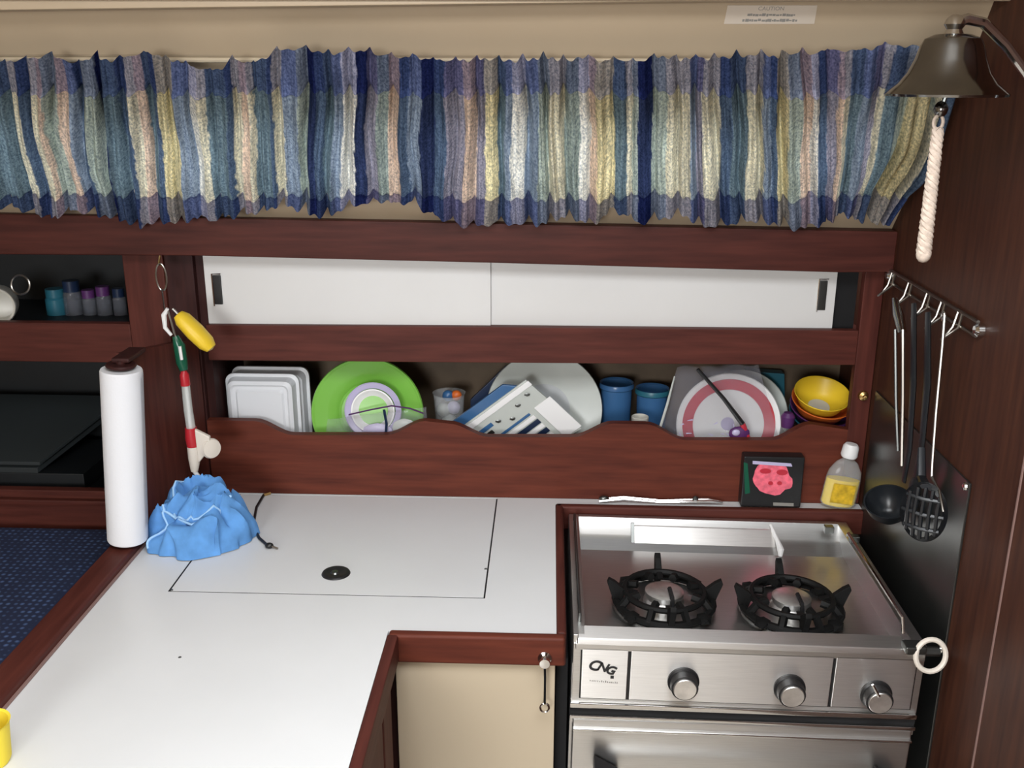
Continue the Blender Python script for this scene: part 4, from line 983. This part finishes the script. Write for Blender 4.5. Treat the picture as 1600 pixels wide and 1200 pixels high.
# ================================================================== UTENSIL RACK AND UTENSILS
XR = XB - 0.006
rk = thing('utensil_rack', 'wire utensil rack with hooks screwed to the bulkhead', 'rack', (XR, 1.66, 1.37))
ra, rb = PX(1392, 440, XR), PX(1538, 488, XR); zr = 1.395
rail = lambda y, dz=0.0, dx=0.0: Vector((XR - dx, y, zr + dz))
B().tube([rail(1.86), rail(1.46)], 0.0028, 8).obj('wire', 'wire', rk)
B().tube([rail(1.86, -0.022), rail(1.46, -0.022)], 0.0028, 8).obj('wire', 'wire', rk)
for yy in (1.84, 1.75, 1.66, 1.595, 1.525):
    B().tube([rail(yy + 0.008, 0.002), rail(yy + 0.008, -0.026, 0.006), rail(yy + 0.006, -0.040, 0.016), rail(yy, -0.044, 0.024), rail(yy - 0.006, -0.038, 0.020), rail(yy - 0.008, -0.024, 0.004), rail(yy - 0.008, 0.002)], 0.0022, 7).obj('hook', 'wire', rk)
for yy in (1.862, 1.455):
    B().lathe([(0, 0), (0.011, 0), (0.010, 0.008), (0.006, 0.012), (0, 0.013)], at((XB - 0.0005, yy, zr - 0.011), (-1, 0, 0)), seg=18).obj('screw_boss', 'chrome', rk)
XU = XB - 0.032
# steel tongs hanging
ht = thing('hanging_tongs', 'steel tongs hanging at the inner end of the rack', 'tongs', PX(1408, 725, XU))
B().tube([PX(1398, 466, XU), PX(1404, 492, XU), PX(1410, 520, XU)], [0.005, 0.010, 0.008], 10, flat=0.4).obj('grip', 'chrome', ht)
B().tube([PX(1399, 515, XU), PX(1400, 620, XU), PX(1403, 705, XU)], 0.003, 7).obj('arm', 'dark_steel', ht)
B().tube([PX(1411, 515, XU), PX(1411, 620, XU), PX(1409, 728, XU)], 0.0032, 7).obj('arm', 'wire', ht)
# ladle
ld = thing('ladle', 'black nylon ladle hanging on the utensil rack', 'ladle', PX(1385, 812, XU))
B().tube([PX(1428, 474, XU), PX(1427, 600, XU), PX(1421, 700, XU), PX(1412, 752, XU)], [0.009, 0.011, 0.009, 0.008], 10, flat=0.4).obj('handle', 'nylon', ld)
lc = PX(1388, 788, XU - 0.012)
B().lathe([(0, -0.036), (0.020, -0.031), (0.035, -0.012), (0.041, 0.008), (0.0385, 0.008), (0.033, -0.010), (0.018, -0.028), (0, -0.033)], at(lc, (-0.25, -0.35, 0.9)), seg=36).obj('bowl', 'nylon', ld)
# black turner
tn = thing('black_spoon', 'black nylon spoon hanging behind the slotted spoon', 'spoon', PX(1430, 780, XU))
B().tube([PX(1450, 488, XU), PX(1449, 600, XU), PX(1440, 700, XU), PX(1432, 745, XU)], [0.009, 0.012, 0.010, 0.010], 10, flat=0.4).obj('handle', 'nylon', tn)
B().ball(PX(1428, 772, XU), 0.030, (0.28, 0.75, 1.05), 2).obj('head', 'nylon', tn)
# slotted spoon with its handle highlight as a thin rod
XV = XU - 0.014
ss = thing('slotted_spoon', 'black slotted spoon with its edge highlight built as a thin rod nearest the rack end', 'spoon', PX(1445, 850, XV))
B().tube([PX(1476, 492, XV), PX(1472, 545, XV), PX(1463, 640, XV), PX(1457, 720, XV), PX(1456, 745, XV), PX(1468, 768, XV), PX(1474, 800, XV)], [0.0028, 0.0024, 0.0028, 0.0026, 0.0024, 0.0022, 0.002], 8).obj('handle', 'wire', ss)  # bright edge highlight of the black handle, modelled as a metal rod
B().ball(PX(1474, 494, XV), 0.006, (0.6, 1, 1.4), 2).obj('hanger', 'chrome', ss)
hc = PX(1441, 802, XV - 0.018); ew = Vector((0.80, -0.60, 0)); en = Vector((0.60, 0.80, 0))
c = B(); W2, H2 = 0.036, 0.050
def spo(u, v):
    a = u * 2 * math.pi; r = 0.80 + 0.20 * v
    return hc + en * (-0.006 + 0.012 * r * r) + ew * (W2 * r * math.cos(a)) + Vector((0, 0, H2 * r * math.sin(a)))
c.grid(spo, 40, 3, 0.004, True)
def rib(a, b):
    q = lambda u, v: hc + ew * (u * W2) + Vector((0, 0, v * H2)) + en * (-0.006 + 0.010 * (u * u + v * v))
    mid = ((a[0] + b[0]) / 2, (a[1] + b[1]) / 2)
    c.tube([q(*a), q(*mid), q(*b)], 0.0034, 6)
for k in range(-2, 3):
    u = k * 0.30; hh = 0.86 * math.sqrt(1 - (u / 0.9) ** 2); rib((u, -hh), (u, hh))
for v in (-0.5, 0.0, 0.5):
    hw = 0.86 * math.sqrt(1 - v * v); rib((-hw, v), (hw, v))
c.tube([PX(1440, 700, XV), PX(1440, 745, XV - 0.006), hc + Vector((0, 0, H2 * 0.9))], [0.006, 0.007, 0.009], 8, flat=0.5)
c.obj('head', 'nylon', ss)
